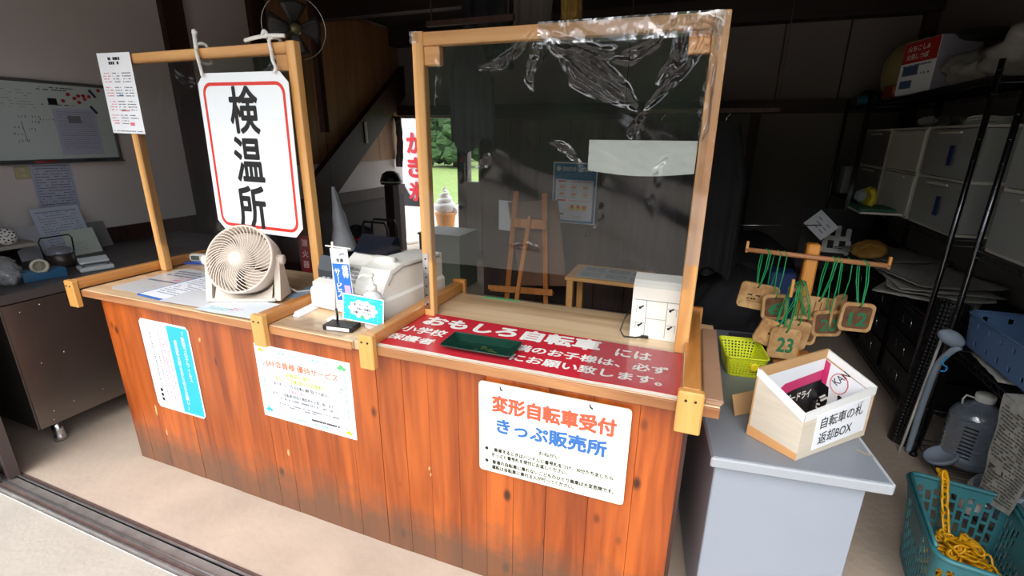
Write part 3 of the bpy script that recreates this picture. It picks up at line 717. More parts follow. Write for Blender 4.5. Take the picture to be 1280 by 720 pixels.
mb = MB(); mb.extr([(.05,.150),(.075,.205),(.10,.205),(.10,.125),(.05,.110)], 'x', .006, .115); mb.build('display_window', MC['black glossy display'], rg)
MB().box((RW/2, -.004, .045), (RW-.03, .006, .066), bev=.002).build('drawer_front', m_reg, rg)

fl = T('mini_flag_stand', 'small blue and white banner reading 優待サービス on a white pole, before the register', 'flag', (1.262, .095, z0))
MB().lathe([(.034,0),(.034,.006),(.02,.012),(.006,.016),(.001,.016)], 24).build('foot', m_white, fl)
MB().cyl((0,0,.01), (.020,-.0,.305), .0042, n=8).build('pole', m_white, fl)
MB().cyl((-.012,0,.288), (.100,.0,.286), .003, n=8).build('cross_rod', m_white, fl)
bn = bpy.data.objects.new('banner', MB().box((0,0,0), (.078,.198,.0012)).mesh('banner', m_gloss)); COL.objects.link(bn); bn.parent = fl; bn.location = (.055, -.006, .185); bn.rotation_euler = (PI/2, -.05, 0)
slab(bn, 'blue_field', .074, .140, M('banner blue', (34,110,196), .4), .0006, .001, 0, 0, -.027)
text('\n'.join('優待'), bn, .018, .015, .028, .050, .0015, m_white, .03, line=.9)
text('\n'.join('サ｜ビス'), bn, -.018, -.030, .026, .115, .0015, m_white, .03, line=.9)
text('JAF', bn, .012, .078, .028, .014, .0015, m_grey, .02); text('会員', bn, 0, .056, .034, .015, .0015, m_blacktext, .02)
slab(bn, 'pink_patch', .026, .045, M('pink patch', (238,170,214), .5), .001, .0016, 0, .018, -.06)
bk = T('black_business_card_box', 'small black box with a white edge, at the foot of the cyan notice', 'box', (1.340, .035, z0), (0, 0, .12))
MB().box((0,0,.010), (.118,.062,.019), bev=.002).build('box', m_black, bk)
MB().box((0.004,-.0315,.010), (.09,.002,.012)).build('white_edge', m_white, bk)
MB().tube([(-.03,.02,.02),(-.022,.012,.045),(-.026,.014,.07)], .004, 6).build('clip_arm', m_black, bk)
sb = T('sanitizer_bottle', 'white pump bottle of hand sanitiser behind the cyan notice', 'bottle', (1.438, .098, z0))
MB().lathe([(.001,0),(.034,0),(.037,.006),(.037,.105),(.030,.125),(.017,.135),(.016,.145)], 24).build('bottle', film('milky bottle', .1, .2, (240,240,240), 0, 10, .75), sb)
MB().lathe([(.018,.140),(.018,.158),(.007,.161),(.006,.190),(.011,.192),(.011,.200),(.001,.202)], 18).build('pump', m_white, sb)
MB().tube([(0,0,.196),(-.03,-.012,.197),(-.040,-.018,.188)], [.007,.005,.004], 8).build('nozzle', m_white, sb)
cy = T('sanitizer_notice', 'small cyan notice with a white cloud shape, leaning on the sanitiser bottle', 'notice', (1.430, .048, z0+.0815), (PI/2-.10, .03, 0))
slab(cy, 'card', .176, .098, m_gloss, -.001, 0); slab(cy, 'cyan_field', .168, .090, M('bright cyan', (38,190,212), .4), 0, .0006)
mb = MB()
pts = [( (.060+.0045*math.cos(10*a))*math.cos(a), (.032+.003*math.cos(10*a))*math.sin(a)) for a in [k*PI/30 for k in range(60)]]
mb.prism(pts, .0006, .001); mb.build('cloud', m_gloss, cy)
text('使う方のため、', cy, -.004, .015, .070, .010, .0014, m_blacktext, .01); text('手指の消毒を', cy, .004, .001, .066, .010, .0014, m_blacktext, .01); text('お願いいたします', cy, 0, -.013, .082, .010, .0014, m_blacktext, .01)
tiny_car(cy, 0, -.029, .018, m_green)
mb = MB(); rd = random.Random(5)
for k in range(26):
    x, y = rd.uniform(-.08,.08), rd.uniform(-.042,.042)
    if (x/.068)**2+(y/.038)**2 > 1: mb.prism([(x+.0016*math.cos(a), y+.0016*math.sin(a)) for a in [q*PI/3 for q in range(6)]], .0006, .001)
mb.build('dots', m_white, cy)['kind'] = 'stuff'
cd = T('folded_card', 'long white folded card lying beside the rail, left of the register', 'card', (1.092, .135, z0), (0, 0, .1))
MB().extr([(-.016,0),(.016,0),(.014,.003),(.0,.022),(-.002,.022)], 'y', -.075, .075).build('card', m_paper, cd)
cf = T('coin_mat', 'clear crinkled plastic cover spread over the front of the middle section', 'plastic sheet', (1.235, .02, z0+.0006))
g = smoothfn(33, .0012)
MB().grid(30, 10, lambda u, v: (.31*(u-.5), .10*(v-.5), .0015+abs(g(u*3, v*2)))).build('sheet', film('clear table film', .03, .15, (252,252,252), .5, 20, .05), cf)

# ------------------------------------------------------------------ right section
m_redsheet = M('red laminated sheet', (196,44,58), .22, var=.05, scale=10, bump=.05, bscale=20)
rs = T('red_notice_sheet', 'red laminated sheet with white lettering spread over the right section of the counter', 'sign', B(2.024, .128, z0), (0, 0, .0174))
SW = .975
def redfn(u, v):
    x = -SW/2+SW*u-.013*(1-u)*0; y = -.168+.335*v-(.03*u*v)
    return (x, y, .0012)
MB().grid(2, 2, redfn, smooth=False).build('sheet', m_redsheet, rs)
m_wl = M('white lettering', (238,234,230), .4)
text('おもしろ自転車', rs, -.106, .094, .727, .090, .0022, m_wl, .05)
text('には', rs, .338, .070, .118, .060, .0022, m_wl, .03)
text('小学校', rs, -.392, -.004, .182, .058, .0022, m_wl, .03)
text('満のお子様は、必ず', rs, .207, -.013, .514, .052, .0022, m_wl, .03)
text('保護者', rs, -.399, -.082, .186, .048, .0022, m_wl, .03)
text('にお願い致します。', rs, .205, -.088, .49, .052, .0022, m_wl, .03)
mb = MB(); g = smoothfn(44, 1)
mb.grid(80, 2, lambda u, v: (-SW/2+SW*u, -.170+(.018+.008*g(u*4, .3))*v, .0016+.0004*v)); mb.build('worn_edge', M('worn white edge', (232,220,206), .5, var=.1, scale=30), rs)
cs = T('clear_cover_sheet', 'clear plastic cover lying over the right end of the red notice', 'plastic sheet', B(2.365, .13, z0+.003), (0, 0, .0174))
g = smoothfn(45, .0006)
MB().grid(12, 10, lambda u, v: (.27*(u-.5), .30*(v-.5), .0005+abs(g(u, v)))).build('sheet', film('flat clear cover', .016, .08, (250,250,250), .1, 8, .05), cs)
ty = T('cash_tray', 'dark green lacquer cash tray on the red notice', 'tray', B(1.888, .052, z0+.0035), (0, 0, .0174))
m_tray = M('dark green lacquer', (18,50,40), .18, var=.2, scale=18)
def trayfn(u, v, off=0):
    pass
W0, D0, W1, D1 = .19, .075, .245, .118
ri0 = rrect(W0, D0, .008, 3); ri1 = rrect(W1, D1, .012, 3); n_ = len(ri0)
mb = MB(); mb.add([(x,y,.002) for x, y in ri0]+[(x,y,.020) for x, y in ri1], [(i, (i+1) % n_, n_+(i+1) % n_, n_+i) for i in range(n_)]+[tuple(range(n_))]); mb.build('tray_body', m_tray, ty, solid=.003)
MB().tube([(x,y,.0205) for x, y in ri1], .0024, 6, closed=True).build('tray_rim', m_tray, ty)
rows(ty, -.06, .06, [-.012, .0, .012], M('gold green pattern', (92,110,52), .4), .0042, .004, 61, gap=.6, unit=.014)
gt = T('green_tape', 'strip of green masking tape on the back edge of the right section', 'tape', B(1.757, .562, z0), (0, 0, .05))
slab(gt, 'tape', .165, .020, M('green masking tape', (110,190,120), .6), 0, .0006)
wx = T('white_terminal', 'white plastic terminal box with screw holes in its back, right end of the counter', 'terminal', B(2.412, .400, z0), (0, 0, .02))
mb = MB(); mb.extr([(-.045,.0),(.075,.0),(.078,.10),(.050,.205),(.030,.218),(-.020,.205),(-.045,.185)], 'x', -.083, .083); mb.build('casing', m_reg, wx)
mb = MB()
for sx in (-1, 1):
    mb.box((sx*.034, -.0455, .075), (.002, .001, .13))
    for z in (.045, .105): mb.box((sx*.052, -.0455, z+.012), (.03, .001, .0015)).box((sx*.066, -.0455, z), (.0015, .001, .024))
    mb.box((0, -.0455, .14), (.15, .001, .0015))
mb.box((0, -.0455, .075), (.068, .001, .0015))
mb.build('panel_seams', M('grey panel line', (150,148,142), .5), wx)
mb = MB()
for sx in (-1, 1):
    for z in (.05, .115): mb.box((sx*.05, -.046, z), (.016, .0016, .005), (0, -.7, 0)).cyl((sx*.05-.005, -.0455, z-.004), (sx*.05-.005, -.0470, z-.004), .0045, n=8)
mb.build('screw_slot', m_black, wx)
mb = MB(); mb.tube([(-.088,.0,.09),(-.105,-.03,.06),(-.115,-.055,.02),(-.10,-.065,.004),(-.06,-.062,.004),(-.035,-.052,.008)], .003, 6); mb.box((-.03, -.052, .008), (.025, .008, .008))
mb.build('cable', m_black, wx)
# cardboard strip along the right end
sp_ = T('brown_card_strip', 'brown paper covered strip of card lying along the right edge of the counter top', 'card', (*B(2.592, .0)[:2], z0), (0, 0, .0174))
MB().box((.004, .235, .0065), (.050, .53, .012), bev=.003).build('card', M('brown wrapping paper', (160,124,98), .6, var=.12, scale=5, bump=.2, bscale=12), sp_)
MB().box((.004, -.034, .0065), (.040, .004, .010)).build('curled_end', MC['brown wrapping paper'], sp_)

# ------------------------------------------------------------------ grey desk right of the counter
m_dtop = M('grey desk top', (124,129,138), .35, var=.04, scale=4)
m_dpan = M('pale grey desk steel', (146,153,165), .42, var=.02)
m_dedge = M('desk edge band', (158,162,168), .35)
dk = T('office_desk', 'pale grey steel office desk standing right of the counter', 'desk', (3.071, .105, 0), (0, 0, math.radians(7)))
DW, DD = .455, 1.04
MB().box((-DW/2, DD/2, .685), (DW, DD, .028), bev=.006).build('desk_top', m_dtop, dk)
MB().box((-DW/2, -.002, .684), (DW+.004, .010, .032), bev=.004).box((.002, DD/2, .684), (.010, DD, .032), bev=.004).build('edge_band', m_dedge, dk)
MB().box((-DW/2-.01, .045, .345), (DW-.06, .02, .650), bev=.003).build('front_panel', m_dpan, dk)
MB().box((-.045, DD/2+.02, .345), (.02, DD-.08, .650), bev=.003).build('side_panel', m_dpan, dk)
MB().box((-DW+.035, DD/2+.02, .345), (.02, DD-.08, .650), bev=.003).build('side_panel', m_dpan, dk)
MB().box((-DW/2, DD-.03, .36), (DW-.10, .02, .58), bev=.003).build('drawer_back', m_dpan, dk)
MB().box((-DW/2, DD/2, .012), (DW-.08, DD-.12, .024)).build('plinth', m_black, dk)

# cardboard return box
m_card = M('brown cardboard', (196,154,106), .75, var=.08, scale=8)
m_cardp = M('pale corrugated card', (208,197,180), .65, var=.08, scale=6, stretch=(1,1,12))
m_tape = M('white packing tape', (236,236,236), .25, var=.03)
bxr = T('return_box', 'open cardboard box taped white at the rim, labelled 自転車の札 返却BOX', 'box', (2.841, .119, .7002))
L_, F_, R_, B_ = (-.121,.092), (0,0), (.220,.221), (.099,.313)
HL, HF, HR, HB = .225, .148, .168, .232
def wall(a, b, ha, hb, name, m, t=.005, base=0., outset=0.):
    ax, ay = a; bx_, by_ = b; dx, dy = bx_-ax, by_-ay; l = math.hypot(dx, dy); nx, ny = dy/l, -dx/l
    o0, o1 = outset, outset-t
    vs = []
    for o in (o0, o1):
        vs += [(ax+nx*o, ay+ny*o, base), (bx_+nx*o, by_+ny*o, base), (bx_+nx*o, by_+ny*o, hb), (ax+nx*o, ay+ny*o, ha)]
    return MB().add(vs, [(0,1,2,3),(7,6,5,4),(0,4,5,1),(1,5,6,2),(2,6,7,3),(3,7,4,0)]).build(name, m, bxr)
wall(L_, F_, HL, HF, 'side_wall', m_cardp); wall(F_, R_, HF, HR, 'side_wall', m_cardp)
wall(R_, B_, HR, HB, 'side_wall', m_card); wall(B_, L_, HB, HL, 'side_wall', m_card)
MB().add([(*L_,.002),(*F_,.002),(*R_,.002),(*B_,.002),(*L_,.0),(*F_,.0),(*R_,.0),(*B_,.0)], [(0,1,2,3),(7,6,5,4)]).build('box_floor', m_card, bxr)
def band(a, b, ha, hb, hgt, m=m_tape, out=.0012, name='rim_tape'):
    ax, ay = a; bx_, by_ = b; dx, dy = bx_-ax, by_-ay; l = math.hypot(dx, dy); nx, ny = dy/l, -dx/l
    vs = []; fs = []
    prof = [(out, -hgt), (out, .0015), (-.0062, .0015), (-.0062, -hgt*.8)]
    for (o, dz) in prof: vs += [(ax+nx*o, ay+ny*o, ha+dz), (bx_+nx*o, by_+ny*o, hb+dz)]
    for i in range(3): fs.append((2*i, 2*i+1, 2*i+3, 2*i+2))
    return MB().add(vs, fs).build(name, m, bxr)
band(L_, F_, HL, HF, .024); band(F_, R_, HF, HR, .024); band(R_, B_, HR, HB, .030); band(B_, L_, HB, HL, .024, m_card)
wall(L_, F_, .035, .022, 'foot_tape', M('brown parcel tape', (214,158,104), .3), .001, .0, .0015)
# printed liner inside
def inner(a, b, pts, m, d=-.0072, name='printed_liner'):
    """flat print on the inside face; pts = (fraction along a-b, height)"""
    ax, ay = a; bx_, by_ = b; dx, dy = bx_-ax, by_-ay; l = math.hypot(dx, dy); nx, ny = dy/l, -dx/l
    mb = MB(); mb.add([(ax+dx*t+nx*d, ay+dy*t+ny*d, h) for t, h in pts], [tuple(range(len(pts)))[::-1]])
    return mb.build(name, m, bxr)
m_pinkp = M('magenta print', (206,52,110), .4); m_blk = M('black glossy print', (24,22,26), .3)
inner(B_, L_, [(.03,.0),(.97,.0),(.97,.195),(.03,.205)], m_gloss); inner(B_, L_, [(.03,.0),(.97,.0),(.97,.120),(.72,.125),(.60,.150),(.03,.165)], m_pinkp, -.0076)
inner(B_, L_, [(.03,.0),(.97,.0),(.97,.100),(.70,.103),(.45,.120),(.03,.130)], m_blk, -.0080)
inner(R_, B_, [(.02,.0),(.98,.0),(.98,.20),(.02,.145)], m_gloss); inner(R_, B_, [(.86,.0),(.98,.0),(.98,.20),(.86,.19)], m_pinkp, -.0076)
inner(R_, B_, [(.70,.0),(.98,.0),(.98,.12),(.80,.11)], m_blk, -.0080); inner(R_, B_, [(.05,.10),(.22,.10),(.14,.145)], m_blk, -.0080)
def face(a, b, t, h, d, inside=True):
    """an empty-free placement: matrix for lettering standing on a wall of the box"""
    ax, ay = a; bx_, by_ = b; dx, dy = bx_-ax, by_-ay; l = math.hypot(dx, dy); nx, ny = dy/l, -dx/l
    if inside: X = Vector((-dx/l, -dy/l, 0)); N = Vector((-nx, -ny, 0))
    else: X = Vector((dx/l, dy/l, 0)); N = Vector((nx, ny, 0))
    Y = Vector((0,0,1)); m = Matrix((X, Y, N)).transposed().to_4x4()
    m.translation = Vector((ax+dx*t, ay+dy*t, h)) + Vector((nx, ny, 0))*d
    return m
def put(o, m): o.matrix_local = m; return o
put(text('ーパードライ', bxr, 0, 0, .15, .030, 0, m_white, .03), face(B_, L_, .40, .090, -.0085))
put(text('ドライ', bxr, 0, 0, .10, .035, 0, m_white, .04), face(R_, B_, .80, .065, -.0086) @ Matrix.Rotation(.9, 4, 'Z'))
put(text('KAN', bxr, 0, 0, .055, .022, 0, m_blacktext, .0), face(R_, B_, .62, .155, -.0086) @ Matrix.Rotation(1.0, 4, 'Z'))
put(text('As', bxr, 0, 0, .055, .035, 0, m_blacktext, .05), face(R_, B_, .48, .085, -.0086) @ Matrix.Rotation(.5, 4, 'Z'))
put(text('生', bxr, 0, 0, .030, .028, 0, m_blacktext, .03), face(R_, B_, .28, .095, -.0086))
MB().tube([(B_[0]+(R_[0]-B_[0])*(.38+.17*math.cos(a))-.006, B_[1]+(R_[1]-B_[1])*(.38+.17*math.cos(a))-.006, .135+.035*math.sin(a)) for a in [k*PI/6 for k in range(12)]], .0012, 4, closed=True).build('red_ring_print', m_red, bxr)
lb = put(MB().box((0,0,0), (.235,.118,.0012)).build('label_sheet', m_paper, bxr), face(F_, R_, .56, .080, .0012, False) @ Matrix.Rotation(.03, 4, 'Z'))
text('自転車の札', lb, -.004, .026, .190, .038, .0012, m_blacktext, .006)
text('返却BOX', lb, -.022, -.026, .150, .040, .0012, m_blacktext, .006)
text('ふだ', lb, .070, .050, .032, .008, .0012, m_grey, 0)

# yellow openwork basket
def openwork(w0, d0, w1, d1, h, r, nu, nv, keep, rot_name, m, parent, thick=.002):
    p0 = rrect(w0, d0, r, 6); p1 = rrect(w1, d1, r, 6)
    def samp(P, t):
        L = [0]
        for i in range(len(P)): L.append(L[-1]+math.dist(P[i], P[(i+1) % len(P)]))
        q = (t % 1)*L[-1]
        for i in range(len(P)):
            if q <= L[i+1]+1e-9:
                f_ = (q-L[i])/(L[i+1]-L[i]+1e-12); a, b = P[i], P[(i+1) % len(P)]; return (a[0]+(b[0]-a[0])*f_, a[1]+(b[1]-a[1])*f_)
        return P[0]
    c0 = [samp(p0, i/nu) for i in range(nu+1)]; c1 = [samp(p1, i/nu) for i in range(nu+1)]
    mb = MB(); vs = []
    for j in range(nv+1):
        for i in range(nu+1):
            q = j/nv; vs.append((c0[i][0]*(1-q)+c1[i][0]*q, c0[i][1]*(1-q)+c1[i][1]*q, h*q))
    fs = [(j*(nu+1)+i, j*(nu+1)+i+1, (j+1)*(nu+1)+i+1, (j+1)*(nu+1)+i) for j in range(nv) for i in range(nu) if keep(i, j)]
    mb.add(vs, fs)
    o = mb.build(rot_name, m, parent, solid=thick)
    return o, p0, p1
m_yb = M('lime yellow plastic', (214,222,40), .35)
yb = T('yellow_basket', 'small lime yellow openwork basket on the desk beside the counter', 'basket', (2.728, .695, .7008), (0, 0, .12))
o, q0, q1 = openwork(.115, .16, .150, .205, .085, .02, 96, 15, lambda i, j: j in (0, 1, 13, 14) or i % 2 == 0 or j % 2 == 1 or (i//2) % 12 == 0, 'basket_wall', m_yb, yb)
mb = MB(); mb.prism(q0, 0, .002); mb.build('basket_floor', m_yb, yb)
MB().tube([(x, y, .086) for x, y in q1], .004, 6, closed=True).build('basket_rim', m_yb, yb)
MB().lathe([(.008,0),(.017,0),(.017,.003),(.008,.003)], 20, (0,0,0), Euler((PI/2, 0, 0)).to_matrix()).build('round_catch', M('bright yellow plastic', (236,214,30), .35), yb, (.028, -.098, .050))
cs2 = T('small_card_tray', 'flat charcoal drawer case on the desk behind the yellow basket', 'case', (2.815, .935, .7008), (0, 0, .12))
MB().box((0,0,.018), (.23, .13, .036), bev=.004).build('case', M('charcoal plastic', (64,64,68), .45), cs2)
cdb = T('cardboard_flap', 'scrap of brown cardboard sticking out behind the return box', 'cardboard', (2.718, .34, .7005), (0, 0, .7))
MB().box((0, 0, .035), (.09, .004, .07), (-.35, 0, 0)).build('flap', m_card, cdb)
stt = T('torn_sticker', 'torn grey tape scrap stuck on the desk top, right corner', 'tape', (3.035, .235, .7002), (0,0,-.5))
mb = MB(); mb.prism([(-.02,-.006),(.0,-.008),(.022,-.002),(.018,.008),(-.006,.004),(-.018,.009)], 0, .0005); mb.build('scrap', M('dull tape', (150,142,128), .6), stt)

# tag stand and its tags
SX, SY = 2.930, .862
ts = T('tag_stand', 'wooden post with crossbars on the desk, bicycle tags hanging from it', 'stand', (SX, SY, .7008))
MB().box((0, 0, .245), (.046, .046, .490), bev=.006).build('post', wood('stand post wood', (206,136,58), (160,92,34), 'z', .35, 8, .02), ts)
MB().box((0, 0, .009), (.15, .15, .018), bev=.003).build('foot_board', w_easel, ts)
w_bar = wood('crossbar wood', (196,140,98), (160,104,66), 'x', .5, 8, .02)
MB().cyl((-.235, -.034, .452), (.245, -.034, .434), .0095, n=12).build('crossbar', w_bar, ts)
for x, z in ((-.232, .452), (.242, .434)): MB().box((x, -.034, z+.012), (.010, .014, .046), bev=.002).build('crossbar_end', w_block, ts)
w_bary = wood('front arm wood', (150,104,70), (116,76,48), 'y', .5, 8, .02)
MB().cyl((-.012, -.02, .335), (-.070, -.150, .335), .011, n=12).build('front_arm', w_bary, ts)
MB().box((-.072, -.154, .345), (.011, .011, .07), bev=.002).build('front_arm_end', w_block, ts)
m_cord = M('green nylon cord', (16,140,78), .6); m_gnum = M('faded green paint', (38,110,70), .7)
def wtag(lab, x, y, ztop, bx_, by_, bz, w, h, yaw_, roll_, face_m, num, dark, rim=True, name='bicycle_tag', loops=1):
    t = T(name, lab, 'tag', (x, y, ztop), (PI/2, 0, yaw_), 'wooden bicycle tags on the stand')
    body = MB(); body.prism(rrect(w, h, .018, 5, 0, -h/2), -.006, .006); b = body.build('board', w_tag, t, rot=(0, 0, roll_))
    if dark: slab(b, 'sanded_face', w-.020, h-.024, w_tagd, .006, .0068, .014, 0, -h/2)
    if num: text(num, b, .004, -h/2-.006, w*.55, h*.48, .0074, m_gnum, .03)
    MB().cyl((0, -.014, .0062), (0, -.014, .0075), .0035, n=10).build('cord_hole', m_black, b)
    # cord in the tag's frame: from the hole up over the bar and back
    R = Euler((PI/2, 0, yaw_)).to_matrix().inverted(); top = R @ Vector((bx_-x, by_-y, bz-ztop))
    mb = MB()
    for q in range(loops):
        s = .007*(q+1); nz = -.014
        pts = [(0, nz, .008), (s*.4, 0, .011), (top.x*.5+s, top.y*.5, top.z*.5+.016), (top.x+s, top.y, top.z+.013), (top.x, top.y+.012, top.z), (top.x-s, top.y-.004, top.z-.013), (top.x*.5-s, top.y*.5, top.z*.5-.010), (-s*.4, .004, -.008), (0, nz, -.008)]
        mb.tube(pts, .0021, 6)
    mb.build('cord', m_cord, t)
    return b
BZ = lambda x: .7008+.452-(x-(SX-.235))*.0375
def hang(lab, x, ztop, w, h, yaw_, roll_, num, dark, dy, **k):
    bx_ = x+k.pop('lean', .006); return wtag(lab, x, SY-.034+dy, ztop, bx_, SY-.034, BZ(bx_), w, h, yaw_, roll_, None, num, dark, **k)
b = hang('plain pale bicycle tag with small dark writing, far left of the crossbar', 2.762, 1.018, .125, .108, .10, -.12, None, False, .004, loops=2)
rows(b, -.03, .02, [-.050, -.066], m_blacktext, .0066, .006, 71, unit=.006); MB().box((-.002, -.076, .0065), (.055, .0015, .0006)).build('underline', m_blacktext, b)
hang('plain pale bicycle tag half hidden behind the plain one, left of the tag numbered 6', 2.803, 1.006, .09, .10, .2, -.1, None, False, .026)
hang('dark faced bicycle tag numbered 6 in green paint', 2.822, .990, .092, .105, .22, .06, '6', True, -.030, lean=.008, loops=1)
b = hang('pale bicycle tag with worn slots in its face, just right of the post', 2.982, .986, .118, .118, .1, -.05, None, False, .014, lean=.012, loops=2)
for k in range(4): MB().box((-.03+k*.020, -.045, .0066), (.003, .05, .0008)).build('slot', w_tagd, b)
hang('dark bicycle tag with faded green paint, low behind the stand, over the box corner', 3.012, .945, .105, .105, .2, .08, '20', True, -.018, lean=.0, loops=1)
hang('narrow pale bicycle tag seen edge on, left of the tag numbered 12', 3.050, 1.000, .10, .125, .95, .02, None, False, .016, lean=-.006)
hang('pale edged bicycle tag numbered 12 in green paint, far right of the crossbar', 3.100, .995, .112, .112, .16, -.02, '12', True, -.040, lean=-.006, loops=2)
def fhang(lab, q, x, dy, ztop, w, h, yaw_, roll_, num, dark, loops=2):
    ax, ay, az = SX-.012-.058*q, SY-.02-.13*q, 1.036
    return wtag(lab, x, ay+dy, ztop, ax, ay, az+.008, w, h, yaw_, roll_, None, num, dark, loops=loops)
b = fhang('plain pale bicycle tag tilted left behind the tag numbered 23', .62, 2.842, -.02, .895, .115, .105, .15, -.35, None, False)
rows(b, -.015, .015, [-.055], m_blacktext, .0066, .007, 74, unit=.006)
fhang('brown ringed bicycle tag hanging right of the tag numbered 23, furthest back', .25, 2.945, -.01, .915, .105, .115, .2, -.1, None, True)
fhang('plain pale bicycle tag directly behind and right of the tag numbered 23', .45, 2.915, -.01, .90, .10, .115, .15, -.12, None, False, loops=1)
fhang('pale bicycle tag numbered 23 in green paint, nearest of the front arm', .85, 2.868, -.015, .885, .105, .125, .12, -.02, '23', False, loops=2)

# ------------------------------------------------------------------ racks on the right
m_post = M('rack post steel', (110,110,114), .25, 1)
def rack(label, y0, y1, shelves, top=1.93, x0=3.70, x1=4.16, group='black wire racks along the right wall'):
    t = T('wire_rack', label, 'rack', ((x0+x1)/2, (y0+y1)/2, 0), group=group)
    cx, cyy = (x0+x1)/2, (y0+y1)/2
    for x in (x0, x1):
        for y in (y0, y1):
            mb = MB(); mb.cyl((x-cx, y-cyy, .022), (x-cx, y-cyy, top), .0125, n=10)
            for k in range(int(top/.10)): mb.cyl((x-cx, y-cyy, .08+k*.10), (x-cx, y-cyy, .083+k*.10), .0136, n=10)
            p = mb.build('post', m_post, t)
            MB().lathe([(.001,0),(.018,0),(.018,.014),(.011,.024)], 12, (x-cx, y-cyy, 0)).build('levelling_foot', m_black, p)
    for z in shelves:
        mb = MB()
        for dz in (0, -.030):
            for x in (x0, x1): mb.tube([(x-cx, y0-cyy, z+dz), (x-cx, y1-cyy, z+dz)], .0035, 6)
            for y in (y0, y1): mb.tube([(x0-cx, y-cyy, z+dz), (x1-cx, y-cyy, z+dz)], .0035, 6)
        for x in (x0, x1):
            n = int((y1-y0)/.03); mb.tube([(x-cx, y0-cyy+(y1-y0)*k/n, z-(0 if k % 2 else .030)) for k in range(n+1)], .0018, 4, caps=False)
        sh = mb.build('shelf_frame', m_wire, t)
        w = MB(); n = int((y1-y0)/.026)
        for k in range(1, n): w.tube([(x0-cx, y0-cyy+(y1-y0)*k/n, z+.002), (x1-cx, y0-cyy+(y1-y0)*k/n, z+.002)], .0014, 4, caps=False)
        for k in (1, 2): w.tube([(x0-cx+(x1-x0)*k/3, y0-cyy, z-.002), (x0-cx+(x1-x0)*k/3, y1-cyy, z-.002)], .0022, 4, caps=False)
        o = w.build('shelf_wires', m_wire, sh); tag(o, None, None, None, 'stuff')
    return t
rack('middle black wire rack holding the drawer units and piles of newspaper', 1.76, 3.66, (1.86, 1.10, .68, .15), 1.93)
rack('nearest black wire rack, water jugs on its bottom shelf and a blue crate above', .42, 1.50, (1.86, 1.10, .64, .10), 1.98)
rack('farthest black wire rack, in the corner by the back wall', 3.72, 4.40, (1.86, 1.10, .68, .15), 1.93)
# storage drawer units
m_cream2 = M('cream drawer plastic', (206,200,188), .45); m_pane = film('frosted drawer pane', .12, .35, (210,212,208), 0, 10, .38)
m_pane2 = film('smoky drawer pane', .10, .3, (150,142,140), 0, 10, .30)
def drawers(y0, y1, lab, pane, cont, opaque=False):
    d = .43; w = y1-y0; t = T('drawer_unit', lab, 'drawer unit', (3.925, (y0+y1)/2, 1.105), group='plastic drawer units on the middle shelf')
    mb = MB()
    for z in (.008, .272, .540): mb.box((0, 0, z), (d, w, .014), bev=.002)
    for sy in (-1, 1):
        for sx in (-1, 1): mb.box((sx*(d/2-.012), sy*(w/2-.012), .274), (.022, .022, .53), bev=.003)
    mb.build('frame', m_cream2, t)
    for sy in (-1, 1): MB().box((0, sy*(w/2-.006), .274), (d-.05, .004, .51)).build('side_pane', pane, t)
    for k in range(2):
        z = .140+k*.266
        dr = MB().box((-.02+.02, 0, z-.05), (d-.03, w-.04, .004)).build('drawer', m_cream2, t)
        MB().box((-d/2-.002, 0, z), (.008, w-.012, .245), bev=.003).build('drawer_front', m_cream2 if opaque else pane, dr)
        MB().box((-d/2-.010, 0, z+.105), (.012, w*.45, .012), bev=.003).build('handle', m_cream2, dr)
        if cont:
            rd = random.Random(int(y0*100)+k); mb = MB()
            for q in range(5):
                hh = rd.uniform(.04, .12); mb.box((rd.uniform(-.08, .08), -w/2+.08+q*(w-.16)/4, z-.047+hh/2), (.10, .07, hh), (0, 0, rd.uniform(-.4, .4)))
            tag(mb.build('contents', M(cont[0], cont[1], .6, rand=.2), dr), None, None, None, 'stuff')
drawers(3.05, 3.64, 'smoky brown clear drawer unit, farthest of the row on the rack', m_pane2, ('brown stored goods', (110,84,74)))
drawers(2.42, 3.00, 'cream opaque drawer unit, second from the far end of the row', m_pane, None, True)
drawers(1.80, 2.37, 'frosted clear drawer unit with a blue label, second nearest of the row', m_pane, ('mixed stored goods', (140,120,108)))
drawers(.84, 1.46, 'frosted clear drawer unit at the right edge, nearest of the row', m_pane, ('dark stored goods', (84,84,90)))
for k, z in enumerate((1.50, 1.24)):
    o = MB().box((0,0,0), (.002,.05,.10)).build('blue_label', M('navy label', (34,42,104), .5)); tag(o, ('navy blue label on the upper frosted drawer', 'navy blue label on the lower frosted drawer')[k], 'label', 'drawer labels'); o.location = (3.7015-.012, 1.99, z)
gd = T('yellow_snack_pack', 'yellow printed pack and a crumpled clear bag in a green tray, before the cream drawers', 'packet', (3.58, 2.62, 1.128))
MB().box((0, 0, .012), (.20, .26, .024), bev=.006).build('green_tray', M('dark green tray', (36,84,62), .5), gd)
g = smoothfn(51, .012)
MB().grid(10, 8, lambda u, v: (-.03+.02*math.sin(v*PI), .02+.10*(u-.5)*1.3, .025+.11*v+g(u*2, v))).build('pack', M('yellow packet', (214,190,30), .35, var=.3, scale=14), gd, solid=.03)
